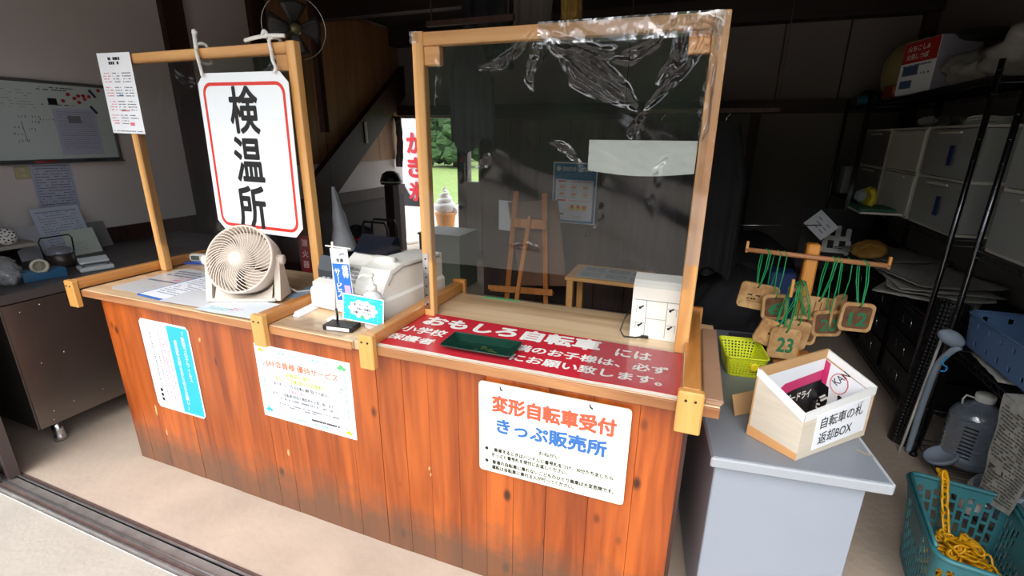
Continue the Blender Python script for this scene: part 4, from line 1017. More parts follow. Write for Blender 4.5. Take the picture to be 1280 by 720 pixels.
def bagmesh(c, r, seed, sc=(1,1,1), nn=18, amp=.16, flat=0.):
    rd = random.Random(seed); ph = [(rd.uniform(2,7), rd.uniform(2,7), rd.uniform(0,6), rd.uniform(0,6)) for _ in range(7)]
    def fn(u, v):
        a = 2*PI*u; b = PI*v; q = 1+amp*sum(math.sin(p[0]*math.cos(a)*2+p[2]+p[1]*math.cos(b))*math.cos(p[1]*math.sin(a)*1.5+p[3]) for p in ph)/2.5
        z = -math.cos(b)*r*q*sc[2]; z = max(z, -r*sc[2]*(1-flat))
        return (c[0]+math.sin(b)*math.cos(a)*r*q*sc[0], c[1]+math.sin(b)*math.sin(a)*r*q*sc[1], c[2]+z)
    return MB().grid(nn*2, nn, fn)
bagmesh((-.02, .12, .075), .055, 3, (1,1.2,.9)).build('clear_bag', m_bag, gd)
brk = MB().box((0,0,0), (.24, .30, .012)).build('support_board', m_cream2, gd); brk.location = (.02, 0, -.006)
# top of the racks
ZT = 1.866
ob = T('yellow_plastic_bag', 'large dim yellow plastic bag on the top shelf in the far corner', 'bag', (3.93, 3.55, ZT))
bagmesh((0, .1, .225), .26, 11, (.75, 1.2, .86), amp=.07).build('bag', M('pale yellow plastic bag', (168,158,104), .4, bump=.3, bscale=12), ob)
fb = T('fire_starter_box', 'tall carton with a red top reading 火おこし & 火消しつぼ', 'box', (3.84, 2.93, ZT), (0, 0, .25))
MB().box((0, 0, .165), (.24, .34, .33), bev=.002).build('carton', M('white carton', (206,204,206), .5), fb)
fbf = bpy.data.objects.new('front_print', MB().box((0,0,0), (.338,.328,.001)).mesh('front_print', m_paper)); COL.objects.link(fbf); fbf.parent = fb; fbf.matrix_local = Matrix(((0,0,-1,-.1206),(-1,0,0,0),(0,1,0,.165),(0,0,0,1)))
fbs = bpy.data.objects.new('side_print', MB().box((0,0,0), (.238,.328,.001)).mesh('side_print', M('grey side print', (150,146,160), .5))); COL.objects.link(fbs); fbs.parent = fb; fbs.rotation_euler = FRONT; fbs.location = (0, -.1706, .165)
slab(fbf, 'red_panel', .336, .13, M('dark red panel', (176,34,30), .4), .0005, .001, 0, 0, .097)
text('火おこし&', fbf, -.02, .120, .22, .036, .0015, m_white, .02); text('火消しつぼ', fbf, -.02, .070, .22, .036, .0015, m_white, .02)
rows(fbf, -.14, .14, [.015, -.04], m_grey, .001, .012, 81, unit=.012); slab(fbf, 'product_picture', .15, .06, M('blue picture print', (70,90,130), .5), .0005, .001, 0, -.06, -.015); slab(fbf, 'product_picture', .12, .05, MC['blue picture print'], .0005, .001, 0, -.08, -.10)
rb = T('red_food_box', 'small dark red box with food picture lying before the fire starter carton', 'box', (3.80, 3.26, ZT), (0, 0, .1))
MB().box((0, 0, .045), (.20, .26, .09), bev=.003).build('carton', M('dark red carton', (120,30,28), .4), rb)
MB().box((-.1005, -.07, .05), (.002, .07, .06)).build('food_picture', M('food picture', (206,130,70), .5, var=.6, scale=40), rb)
for k, (x, y, r, lab) in enumerate([(3.90, 2.48, .15, 'crumpled grey plastic bags heaped beside the carton on the top shelf'), (3.90, 1.93, .175, 'large crumpled plastic bag on the top shelf above the frosted drawers'), (3.92, 1.15, .19, 'crumpled plastic bag at the near end of the top shelf')]):
    t = T('crumpled_bag', lab, 'bag', (x, y, ZT), group='crumpled bags on the top shelf')
    bagmesh((0, 0, r*.66), r, 20+k, (1, 1.5, .62), amp=.22).build('bag', M('grey crumpled plastic', (150,146,142), .35, bump=.5, bscale=18), t)
pn = T('black_pan', 'round black grill plate lying on the bags of the top shelf', 'plate', (3.84, 2.30, ZT+.235), (0, .08, 0))
MB().lathe([(.001,0),(.13,0),(.15,.02),(.155,.022),(.13,.008),(.001,.006)], 28).build('plate', m_black, pn)
tlb = T('blue_tape_tub', 'small turquoise tub and dark odds and ends at the far end of the top shelf', 'tub', (3.78, 4.12, ZT))
MB().lathe([(.001,0),(.07,0),(.078,.08),(.073,.08),(.066,.006),(.001,.006)], 20).build('tub', M('turquoise plastic', (40,116,140), .4), tlb)
bagmesh((0,0,.09), .055, 5, (1,1,.6)).build('odds', m_dark, tlb)
for k, (y, z, c) in enumerate([(4.05, 1.107, (176,176,172)), (3.9, 1.107, (200,200,196))]):
    t = T('storage_box', ('white lidded box at the far end of the drawer shelf', 'pale box stack at the far end of the drawer shelf')[k], 'box', (3.78+k*.2, y, z), group='pale boxes at the far end of the rack')
    MB().box((0, 0, .11), (.18, .16, .22), bev=.008).build('box', M('box plastic %d' % k, c, .5), t); MB().box((0, 0, .228), (.19, .17, .016), bev=.004).build('lid', M('box plastic %d' % k), t)
wb = T('water_bottle_pack', 'clear bottles lying on top of the cream drawers', 'bottles', (3.86, 2.62, 1.652))
for k in range(3):
    MB().lathe([(.001,-.10),(.030,-.10),(.032,-.09),(.032,.05),(.013,.085),(.013,.10),(.001,.10)], 16, (-.09+k*.068, 0, .034), Euler((PI/2, 0, 0)).to_matrix()).build('bottle', m_bag, wb)
rp = T('coiled_rope', 'coil of white cord on top of the frosted drawers', 'rope', (3.86, 2.10, 1.650))
mb = MB()
for k in range(4): mb.tube([((.10-.004*k)*math.cos(a), (.14-.01*k)*math.sin(a), .009+.011*k+.004*math.sin(3*a+k)) for a in [q*PI/14 for q in range(28)]], .006, 6, closed=True)
mb.build('coil', m_rope, rp)
# newspapers on the low shelf of the middle rack
def newspaper(x, y, z, w, d, rz, seed, lab, n=3):
    t = T('newspaper_pile', lab, 'newspaper', (x, y, z), (0, 0, rz), group='piles of old newspaper on the low shelf')
    for k in range(n):
        g = smoothfn(seed*10+k, .014)
        def fn(u, v, k=k, g=g):
            e = max(0, abs(u-.5)*2-.6); e2 = max(0, .35-v)
            return ((u-.5)*w, (v-.5)*d+.03*k, .006+.022*k+abs(g(u*2, v*2))+.12*e*e*(k % 2)-0*e2)
        MB().grid(14, 14, fn).build('newspaper', m_news, t, rot=(0, 0, .25*k-.2), solid=.004)
newspaper(3.93, 3.1, .69, .46, .55, .2, 1, 'crumpled newspaper spread on the low shelf, far half'); newspaper(3.90, 2.3, .69, .48, .60, -.3, 2, 'crumpled newspaper spread on the low shelf, near half', 4)
newspaper(3.93, 1.2, .65-.008, .42, .30, .1, 3, 'folded newspaper under the blue crate', 1)
br = T('brown_paper_bag', 'ochre brown printed pack lying among the newspapers of the low shelf', 'packet', (3.72, 2.95, .80), (.1, -.5, .5))
bagmesh((0,0,0), .09, 41, (1.1,1.4,.5), amp=.08).build('pack', M('ochre pack', (176,128,56), .5, var=.3, scale=10), br)
# black crates on the floor under the rack
for k in range(9):
    i, j = k % 3, k//3
    t = T('black_crate', ('top', 'middle', 'bottom')[2-j]+' black crate with a wire handle, '+('near', 'middle', 'far')[i]+' stack under the newspapers', 'crate', (3.93, 2.02+i*.5, .152+j*.168 if j else .152), (0,0,0), 'black crates under the rack')
    mb = MB(); mb.box((0,0,.006), (.42,.44,.012)).box((-.205,0,.08), (.010,.44,.145)).box((.205,0,.08), (.010,.44,.145)).box((0,-.215,.08), (.42,.010,.145)).box((0,.215,.08), (.42,.010,.145))
    mb.build('crate_body', m_black, t)
    MB().tube([(-.213,-.06,.05),(-.219,-.06,.11),(-.219,.06,.11),(-.213,.06,.05)], .003, 6).build('wire_handle', m_chrome, t)
# rolled black mesh leaning between the racks, tube, hook, white rod
mr = T('mesh_roll', 'tall roll of black perforated mesh standing between the racks', 'mesh', (3.70, 1.63, 0), (-.03, .06, 0))
def rollfn(u, v):
    a = 2*PI*u*1.6; r = .066+.008*u; return (r*math.cos(a), r*math.sin(a), .002+.80*v)
MB().grid(84, 78, rollfn, keep=lambda i, j: not (i % 2 and j % 2)).build('mesh', m_black, mr, solid=.0015)
lr = T('light_tube', 'slim white rod standing upright before the mesh roll', 'rod', (3.640, 1.50, .45-.45))
MB().cyl((0,0,0), (.035,.0,.70), .006, n=10).build('rod', m_white, lr)
hs_ = T('filter_funnel', 'frosted plastic funnel head on a long translucent tube, leaning on the mesh roll', 'funnel', (3.64, 1.42, .0))
m_frost = film('frosted blue plastic', .03, .3, (176,190,206), 0, 10, .6)
MB().tube(curve([(.045,.10,.004),(.035,.08,.15),(.015,.03,.36),(-.005,-.04,.56),(.01,-.08,.655),(.03,-.10,.69)]), .014, 12).build('tube', m_frost, hs_)
o = bagmesh((0,0,0), .042, 61, (1.35,.8,.8), amp=.03).build('funnel_head', m_frost, hs_, (-.005,-.085,.722)); o.rotation_euler = (0, .5, 0)
MB().tube(curve([(.0,-.09,.63),(-.016,-.10,.615),(-.010,-.10,.595),(.006,-.10,.585),(.002,-.10,.565),(-.014,-.10,.562)], 4), .0035, 6).build('hook', M('sky blue hook', (40,150,214), .4), hs_)
rl = T('round_lid', 'round frosted plastic lid on the bottom shelf, before the ribbed jug', 'lid', (3.725, 1.30, .128), (.0, -.55, .0))
MB().lathe([(.001,0),(.055,0),(.066,.010),(.068,.024),(.062,.026),(.050,.012),(.001,.010)], 28).build('lid', m_frost, rl)
# blue perforated crate
m_bin = M('slate blue plastic', (92,120,160), .4)
bb = T('blue_crate', 'slate blue plastic basin with slots along its rim, on newspaper on the near rack', 'crate', (3.935, 1.155, .675), (0, 0, 0))
o, q0, q1 = openwork(.42, .60, .44, .63, .15, .06, 110, 13, lambda i, j: not (i % 5 == 1 and j in (2, 3, 9, 10)), 'basin_wall', m_bin, bb, .003)
mb = MB(); mb.prism(q0, 0, .003); mb.build('basin_floor', m_bin, bb)
MB().tube([(x, y, .151) for x, y in q1], .006, 6, closed=True).build('basin_rim', m_bin, bb)
nh = T('hanging_newspaper', 'newspaper sheet hanging down over the edge of the near rack', 'newspaper', (3.76, .80, .655))
g = smoothfn(55, .008)
hfn = lambda u, v: (-.085-.03*(1-v)+g(u, v), .30*(u-.5)*(.6+.4*v)-.05*(1-v), -.34+.34*v-.06*u*(1-v))
MB().grid(10, 14, hfn).grid(10, 4, lambda u, v: (-.085+.10*v, .30*(u-.5), .0+.006*math.sin(PI*v))).build('sheet', m_news, nh)
mb = MB(); rd = random.Random(6)
for k in range(26):
    v = .06+.034*k; u = .06
    while u < .92:
        w = rd.uniform(.02, .09)
        if rd.random() < .85 and not (.3 < v < .42 and u > .5):
            q = [hfn(u, v), hfn(min(u+w, .95), v), hfn(min(u+w, .95), v+.016), hfn(u, v+.016)]; mb.add([(p[0]-.0015, p[1], p[2]) for p in q], [(0,1,2,3)])
        u += w+.012
mb.add([(p[0]-.0016, p[1], p[2]) for p in (hfn(.5,.31), hfn(.93,.31), hfn(.93,.36), hfn(.5,.36))], [(0,1,2,3)])
tag(mb.build('newsprint_columns', M('newsprint ink', (96,92,90), .7), nh), None, None, None, 'stuff')
# jugs on the bottom shelf of the near rack
m_pet = film('clear bottle plastic', .30, .08, (220,232,246), .3, 30, .16); m_tank = M('translucent blue white tank', (150,172,198), .35, alpha=1)
def jug(lab, x, y, s, m, cap, rot=(0,0,0), ribs=0, group='large plastic water containers', z=.1045):
    t = T('water_jug', lab, 'jug', (x, y, z), rot, group)
    prof = [(.001,0),(.085,0),(.095,.012)]
    for k in range(8):
        prof += [(.095,.03+k*.022),(.095-ribs,.041+k*.022)]
    prof += [(.095,.21),(.080,.245),(.045,.275),(.028,.285),(.028,.305)]
    MB().lathe([(r*s, zz*s) for r, zz in prof], 28).build('body', m, t)
    MB().lathe([(r*s, zz*s) for r, zz in [(.031,.290),(.033,.292),(.033,.318),(.028,.322),(.001,.322)]], 20).build('cap', cap, t)
    MB().tube([(x_*s, 0, zz*s) for x_, zz in [(-.03,.297),(-.062,.305),(-.07,.285),(-.066,.262)]], .004, 6).build('handle', cap, t)
    return t
j1 = jug('clear ribbed water jug with a white cap and printed label, on the bottom shelf', 3.835, 1.36, 1.12, m_pet, m_white, ribs=.004)
mb = MB()
for k in range(9): mb.add([(.1085*math.cos(a)*1.0, .1085*math.sin(a)*1.0, .06+k*.019+dz) for a, dz in ((-2.35,0),(-1.9,0),(-1.9,.007),(-2.35,.007))], [(0,1,2,3)])
mb.build('printed_label', m_blk, j1)
jug('large clear ribbed bottle lying on its side, red and white cap toward the floor', 3.97, 1.02, 1.15, m_pet, m_white, (PI/2+.12, 0, -1.15), .006, z=.225)
t = T('water_tank', 'big bluish white polytank with a label at the right edge', 'tank', (3.90, .62, .106))
MB().box((0,0,.15), (.30,.26,.30), bev=.05).build('tank_body', m_tank, t); MB().cyl((0,0,.29), (0,0,.335), .035, n=18).build('cap', m_white, t)
sl = MB().box((-.1515,-.03,.20), (.002,.07,.07)).build('label_sheet', m_paper, t); MB().box((-.1528,-.03,.20), (.001,.03,.03)).build('printed_square', m_grey, sl)
t = T('water_tank', 'round shouldered bluish tank standing behind the bottle lying on its side', 'tank', (4.045, 1.27, .106))
MB().lathe([(.001,0),(.10,0),(.115,.02),(.115,.24),(.09,.30),(.03,.33),(.001,.33)], 28, sx=.75, sy=.75).build('tank_body', m_tank, t)

# teal shopping basket with the yellow chain
m_teal = M('teal plastic', (56,118,126), .38)
tb = T('shopping_basket', 'teal openwork shopping basket on the floor, yellow chain inside', 'basket', (3.508, .551, .0008), (0, 0, -.14))
def keepT(i, j):
    if j < 2 or j > 22: return True
    if (i//3) % 14 == 0: return True
    a = i % 3; return (j+((i//3) % 2)*2) % 4 == 0 or a == 0
o, q0, q1 = openwork(.24, .37, .30, .47, .32, .045, 168, 26, keepT, 'basket_wall', m_teal, tb, .003)
mb = MB(); mb.prism(q0, 0, .004); mb.build('basket_floor', m_teal, tb)
MB().tube([(x, y, .322) for x, y in q1], .009, 8, closed=True).build('basket_rim', m_teal, tb)
for sx in (-1, 1):
    MB().tube([(sx*.145, -.20, .335), (sx*.150, -.17, .345), (sx*.150, .17, .345), (sx*.145, .20, .335)], .006, 8).build('handle', m_teal, tb)
    MB().box((sx*.1425, 0, .24), (.006, .17, .085), (0, sx*.095, 0), bev=.002).build('name_plate', m_teal, tb)
m_chain = M('yellow plastic chain', (232,170,20), .35)
ch = T('yellow_chain', 'heap of yellow plastic chain in the teal basket, one end over the rim', 'chain', (3.508, .551, .0052), (0, 0, -.14))
lk = [(.012*math.cos(a)*(1), .020*math.sin(a)+(.009 if math.sin(a) > 0 else -.009), 0) for a in [k*PI/6 for k in range(12)]]
lm = MB().tube(lk, .0042, 6, closed=True).mesh('link', m_chain)
rd = random.Random(12)
def link(loc, rot):
    o = bpy.data.objects.new('link', lm); COL.objects.link(o); o.parent = ch; o.location = loc; o.rotation_euler = rot
for k in range(235):
    a = rd.uniform(0, 2*PI); q = math.sqrt(rd.random()); x, y = .100*q*math.cos(a), .155*q*math.sin(a)
    z = .020+rd.random()**.6*.21*(1-.50*q*q)
    link((x, y, z), (rd.uniform(-.8, .8), rd.uniform(-.8, .8), rd.uniform(0, PI)))
pth = [(-.02,.12,.17),(-.022,.15,.20),(-.03,.180,.25),(-.035,.205,.30),(-.04,.222,.337),(-.045,.242,.340),(-.04,.252,.322),(-.03,.250,.285)]
for k in range(15):
    q = k/14*(len(pth)-1.001); i = int(q); f_ = q-i; p = Vector(pth[i]).lerp(Vector(pth[i+1]), f_); d = (Vector(pth[i+1])-Vector(pth[i])).normalized()
    e = d.to_track_quat('Y', 'Z').to_euler(); o = bpy.data.objects.new('link', lm); COL.objects.link(o); o.parent = ch; o.location = p
    o.rotation_euler = (d.to_track_quat('Y', 'Z') @ Euler((0, PI/2*(k % 2)+.4, 0)).to_quaternion()).to_euler()
# clutter in the far right: black bags, folding stand sign, label card
for k, (x, y, z, r, sc, lab) in enumerate([(2.86, 2.75, .0, .33, (1.0,.8,.95), 'black covered heap of gear against the back wall, left of the sign board'), (3.00, 3.75, .0, .38, (1.0,.8,.95), 'taller black covered heap behind, in front of the pale door')]):
    t = T('covered_heap', lab, 'heap', (x, y, z), group='black covered heaps')
    bagmesh((0,0,r*sc[2]), r, 70+k, sc, amp=.10).build('cover', m_dark, t)
bx2 = T('blue_bin', 'small blue plastic bin behind the tag stand', 'bin', (3.10, 2.45, .0))
MB().box((0,0,.35), (.16,.16,.70), bev=.01).build('bin_body', M('dull blue bin', (40,62,120), .5), bx2)
kb = T('kanji_board', 'black board with white character 出 leaning behind the newspapers', 'sign', (3.56, 3.36, .66), (PI/2-.08, 0, .0))
MB().box((0, .12, 0), (.46, .50, .012)).build('board', m_black, kb)
text('出', kb, .04, .12, .20, .24, .008, m_wl, .04)
dcd = T('label_card', 'white card with a drawn label, turned on its corner before the black board', 'card', (3.40, 3.05, .94), (PI/2, .75, 0))
slab(dcd, 'card', .19, .15, m_paper, 0, .001); rows(dcd, -.06, .06, [.03, 0, -.03], m_grey, .0015, .008, 95, unit=.01)
MB().cyl((0,0,.0), (0,-.0,-.9395), .006, n=8).build('stick', m_chrome, dcd, rot=(0,0,0)).matrix_local = Matrix.Rotation(-.75, 4, 'Z') @ Matrix.Rotation(-PI/2, 4, 'X')

# ------------------------------------------------------------------ left wall: whiteboard and papers
WY0, WY1, WZ0, WZ1 = -.15, 1.0, 1.40, 1.865
wbd = T('whiteboard', 'wall whiteboard with handwriting, red magnets and printed sheets on the left wall', 'whiteboard', (LX+.002, (WY0+WY1)/2, (WZ0+WZ1)/2), (PI/2, 0, PI/2))
ww, wh = WY1-WY0, WZ1-WZ0
slab(wbd, 'writing_surface', ww, wh, M('whiteboard enamel', (196,204,202), .25), 0, .012)
for (cx, cy_, w, h, n_) in ((0, wh/2, ww+.02, .018, 'frame_rail'), (0, -wh/2, ww+.02, .018, 'frame_rail'), (ww/2, 0, .018, wh, 'frame_rail'), (-ww/2, 0, .018, wh, 'frame_rail')):
    MB().box((cx, cy_, .010), (w, h, .024), bev=.003).build(n_, M('grey board frame', (110,108,110), .4, .5), wbd)
MB().box((0, -wh/2-.012, .036), (ww, .008, .05)).build('pen_tray', MC['grey board frame'], wbd)
def WB(y, z): return (y-(WY0+WY1)/2, z-(WZ0+WZ1)/2)
rd = random.Random(8); mb = MB()
for (y, z, n) in ((.50,1.66,7),(.56,1.63,4),(.47,1.60,3),(.46,1.56,3),(.47,1.52,4),(.60,1.645,5),(.53,1.585,3)):
    x0, y0 = WB(y, z)
    for k in range(n):
        x = x0+k*.016
        mb.tube([(x+rd.uniform(-.004,.004), y0+rd.uniform(-.009,.009), .0128) for _ in range(4)], .0011, 4, caps=False)
x0, y0 = WB(.505, 1.58); mb.tube([(x0, y0+.05, .0128), (x0+.006, y0-.07, .0128)], .0013, 4, caps=False)
tag(mb.build('handwriting', m_blacktext, wbd), None, None, None, 'stuff')
x0, y0 = WB(.30, 1.78); rows(wbd, x0, x0+.30, [y0+.03-.016*k for k in range(7)], M('pale violet marker', (150,140,150), .6), .0126, .004, 21, gap=.5, unit=.012)
x0, y0 = WB(.62, 1.80); rows(wbd, x0, x0+.20, [y0+.035, y0+.022, y0-.065], m_blacktext, .0126, .006, 22, gap=.4, unit=.008)
mg = [(.777,1.802),(.742,1.761),(.807,1.780),(.832,1.796),(.860,1.798),(.828,1.757),(.864,1.779),(.891,1.796),(.955,1.838)]
m_mag = M('red magnet', (176,36,44), .35)
MAGL = ['round red magnet second from the left', 'round red magnet at the far left, low', 'round red magnet in the middle, just left of the pair', 'left round red magnet of the upper pair', 'right round red magnet of the upper pair',
        'lowest round red magnet, under the cluster', 'round red magnet just below the upper pair', 'rightmost round red magnet of the cluster, beside the blue bar', 'lone round red magnet in the top right corner']
proto = None
for k, (y, z) in enumerate(mg):
    x, yy = WB(y, z)
    if proto is None:
        proto = MB().lathe([(.001,0),(.010,0),(.011,.003),(.010,.007),(.001,.008)], 14).build('magnet', m_mag); o = proto
    else: o = proto.copy(); COL.objects.link(o)
    tag(o, MAGL[k]+' on the whiteboard', 'magnet', 'red magnets on the whiteboard')
    o.location = (LX+.0145, y, z); o.rotation_euler = (0, PI/2, 0)
for k, (y, z) in enumerate([(.915,1.815),(.903,1.715)]):
    o = MB().box((0,0,0), (.008,.014,.055), bev=.002).build('bar_magnet', M('dark blue magnet', (28,50,84), .4)); o.location = (LX+.0185, y, z); o.rotation_euler = (-.6, 0, 0)
    o.rotation_euler = (.6, 0, 0); tag(o, ('upper dark blue bar magnet at the right of the whiteboard', 'lower dark blue bar magnet holding the calendar sheet on the whiteboard')[k], 'magnet', 'bar magnets on the whiteboard')
bm = MB().box((0,0,0), (.008,.045,.035), bev=.002).build('black_clip', m_black); bm.location = (LX+.0185, .685, 1.755); tag(bm, 'black square magnet clip left of the red magnets on the whiteboard', 'magnet')
def wallpaper_(name, lab, cat, y, z, w, h, dx, roll_, m, mk, tilt=0.):
    t = T(name, lab, cat, (LX+dx, y, z), (PI/2-tilt, roll_, PI/2))
    slab(t, 'sheet', w, h, m, 0, .0008); mk(t); return t
m_lav = M('lavender paper', (176,176,198), .6)
wallpaper_('calendar_sheet', 'lavender printed table sheet held by magnets on the whiteboard', 'paper', .79, 1.575, .235, .285, .0150, 0, m_lav, lambda t: (rows(t, -.10, .10, [.12-.013*k for k in range(18)], m_grey, .0012, .0025, 5, gap=.1, unit=.012), slab(t, 'grey_patch', .07, .045, M('grey patch', (120,116,120), .6), .0008, .0013, 0, -.01, .075)))
wallpaper_('hanging_form', 'printed form hanging on the wall under the whiteboard', 'paper', .59, 1.25, .215, .29, .004, .02, M('blueish paper', (176,178,198), .6), lambda t: (rows(t, -.09, .09, [.12-.017*k for k in range(15)], m_blacktext, .0012, .0035, 6, gap=.2, unit=.010), MB().tube([(-.095,.10,.001),(.095,.10,.001),(.095,-.12,.001),(-.095,-.12,.001)], .001, 4, closed=True).build('printed_frame', m_grey, t)))
pen = MB().cyl((0,-.06,0), (0,.06,0), .007, n=10).build('marker_pen', M('red marker', (190,40,40), .4)); pen.location = (LX+.045, .56, 1.3945); tag(pen, 'red marker pen lying in the whiteboard tray', 'pen')
pen = MB().cyl((0,-.06,0), (0,.06,0), .007, n=10).build('marker_pen', m_black); pen.location = (LX+.045, .83, 1.3945); tag(pen, 'black marker pen lying in the whiteboard tray, further right', 'pen')
sw = T('light_switch', 'beige double light switch plate on the wall under the whiteboard', 'switch', (LX+.001, .445, 1.335), (PI/2, 0, PI/2))
MB().box((0,0,.004), (.075,.075,.008), bev=.003).build('plate', M('beige switch plastic', (188,178,140), .4), sw)
for y in (.018, -.018): MB().box((0,y,.010), (.026,.020,.006), bev=.002).build('rocker', M('beige switch rocker', (200,192,160), .35), sw)

# steel cabinet table along the left wall and the things on it
m_tt = M('dark worktop', (84,78,78), .4, .3)
sc_ = T('steel_work_table', 'brown tinted stainless steel cabinet table left of the counter', 'table', (-.885, .55, 0))
MB().box((0, 0, .815), (.78, 1.45, .05), bev=.004).build('table_top', m_tt, sc_)
MB().box((.380, 0, .4525), (.012, 1.40, .665)).build('front_panel', m_steel, sc_)
MB().box((0, -.70, .4525), (.75, .012, .665)).build('side_panel', m_steel, sc_)
MB().box((0, 0, .125), (.74, 1.39, .012)).build('bottom_panel', m_steel, sc_)
rv = MB()
for y, z in ((-.64,.74),(-.56,.755),(-.62,.46),(-.52,.48),(-.63,.19),(-.64,.145),(-.54,.20),(-.40,.20),(-.02,.27)): rv.cyl((.386, y, z), (.389, y, z), .004, n=8)
tag(rv.build('rivets', m_chrome, sc_), None, None, None, 'stuff')
for x in (-.33, .34):
    for y in (-.62, .62): MB().lathe([(.001,0),(.028,0),(.030,.02),(.026,.03),(.024,.06),(.024,.118),(.001,.118)], 16, (x, y, 0)).build('leg', m_chrome, sc_)
TZ = .8405
def lean(name, lab, y, w, h, m, x, tilt, rollv, seed):
    t = T(name, lab, 'paper', (x, y, TZ), (PI/2-tilt, 0, PI/2+rollv))
    slab(t, 'sheet', w, h, m, 0, .0012, 0, 0, h/2)
    return t
t = lean('leaning_form', 'large white printed form leaning on the wall above the table', .50, .25, .30, M('cool white paper', (186,190,208), .6), -1.15, .30, 0, 1)
rows(t, -.10, .11, [.265-.016*k for k in range(14)], m_grey, .0016, .004, 7, gap=.25, unit=.012); MB().box((0, .275, .0016), (.21,.003,.0006)).build('heading_rule', m_blacktext, t)
t = lean('leaning_card', 'plain grey card leaning at the left of the large white form', .33, .16, .20, M('pale grey card', (176,174,178), .6), -1.17, .28, -.1, 2)
t = lean('leaning_notepad', 'cream notepad leaning before the large white form', .53, .17, .16, M('cream pad', (196,200,188), .6), -1.07, .35, 0, 3)
rows(t, -.07, .02, [.08-.012*k for k in range(5)], m_grey, .0016, .003, 8)
t = lean('leaning_folder', 'grey folder leaning at the right of the large white form', .68, .16, .17, M('grey folder', (120,116,116), .6), -1.20, .30, .1, 4)
hp = T('camp_pot', 'round dark pot with a raised wire handle and grey lid on the table', 'pot', (-.87, .295, TZ))
MB().lathe([(.001,0),(.060,0),(.066,.01),(.066,.070),(.060,.074)], 24).build('pot_body', M('dark brown enamel', (60,50,46), .35), hp)
MB().lathe([(.064,.074),(.066,.078),(.055,.100),(.030,.112),(.001,.115)], 24).build('lid', film('smoky glass lid', .2, .15, (150,150,160), 0, 10, .6), hp)
MB().tube([(0,-.070,.055),(0,-.078,.15),(0,-.066,.170),(0,.066,.170),(0,.078,.15),(0,.070,.055)], .004, 8).build('handle', m_black, hp)
td = T('tape_dispenser', 'blue desk tape dispenser with a clear tape roll on the table', 'tape dispenser', (-.66, .110, TZ), (0, 0, 1.35))
MB().extr([(-.085,0),(.085,0),(.085,.045),(.05,.050),(.02,.035),(-.02,.035),(-.055,.055),(-.085,.045)], 'y', -.034, .034).build('body', M('dark teal plastic', (30,84,120), .35), td)
MB().lathe([(.026,-.009),(.038,-.009),(.038,.009),(.026,.009),(.026,-.009)], 28, (-.008,0,.066), Euler((PI/2,0,0)).to_matrix()).build('tape_roll', M('amber clear tape', (186,180,160), .25), td)
pb = T('paper_punch', 'grey two hole paper punch with a clear tray on the table', 'punch', (-.62, .325, TZ), (0, 0, 1.25))
MB().box((0,0,.012), (.15,.11,.024), bev=.005).build('base', M('light grey plastic', (176,180,184), .35), pb)
MB().box((0,.01,.052), (.13,.06,.012), (.35,0,0), bev=.004).build('lever', M('light grey plastic'), pb)
for sx in (-1,1): MB().extr([(-.03,.02),(.035,.02),(.03,.052),(.0,.045)], 'x', sx*.055-.004, sx*.055+.004).build('cheek', m_chrome, pb)
cbg = T('crumpled_clear_bag', 'crumpled clear plastic bag at the near end of the table', 'bag', (-.72, -.045, TZ))
bagmesh((0,0,.062), .085, 91, (1.1,1.0,.9), amp=.25, flat=.2).build('bag', m_bag, cbg)
shf = T('wall_shelf', 'small pale shelf fixed above the near end of the table', 'shelf', (-1.16, .10, .965))
MB().box((0,0,0), (.34,.34,.022), bev=.003).build('board', M('pale shelf board', (176,166,154), .6), shf)
for y in (-.14, .14): MB().extr([(-.16,-.011),(.10,-.011),(-.16,-.12)], 'y', y-.006, y+.006).build('bracket', w_dark, shf)
bs = T('patterned_bowl', 'white dish with black spots standing on its edge on the small shelf', 'dish', (-1.015, .155, .977), (0, -.25, 0))
dR = Euler((0, PI/2, 0)).to_matrix()
MB().lathe([(.001,.010),(.03,.006),(.046,.0),(.048,.003),(.032,.010),(.001,.014)], 28, (0, .0, .048), dR).build('dish', m_white, bs)
mb = MB(); rd = random.Random(4)
for k in range(16):
    a = k*PI/8; q = (.024, .036)[k % 2]; mb.tube([(.0085, q*math.cos(a), .048+q*math.sin(a)), (.0135, q*math.cos(a), .048+q*math.sin(a))], .0042, 6)
mb.tube([(.012, -.01, .05), (.015, .0, .045), (.012, .012, .056)], .002, 5)
tag(mb.build('spots', m_blacktext, bs), None, None, None, 'stuff')
bx3 = T('clear_case', 'clear plastic case standing on the small shelf', 'case', (-1.13, .06, .977))
MB().box((-.02,-.02,.075), (.16,.20,.15), bev=.004).build('case', film('case plastic', .14, .15, (190,186,190), 0, 9, .25), bx3)
pf = T('standing_frame', 'dark screened device with a pale rim at the left edge above the case', 'device', (-1.12, .09, 1.131), (0, -.25, 0))
MB().box((0,0,.085), (.018,.14,.17), bev=.004).build('rim', M('pale green rim', (170,182,176), .4), pf); MB().box((.010,0,.085), (.004,.11,.14)).build('screen', m_black, pf)

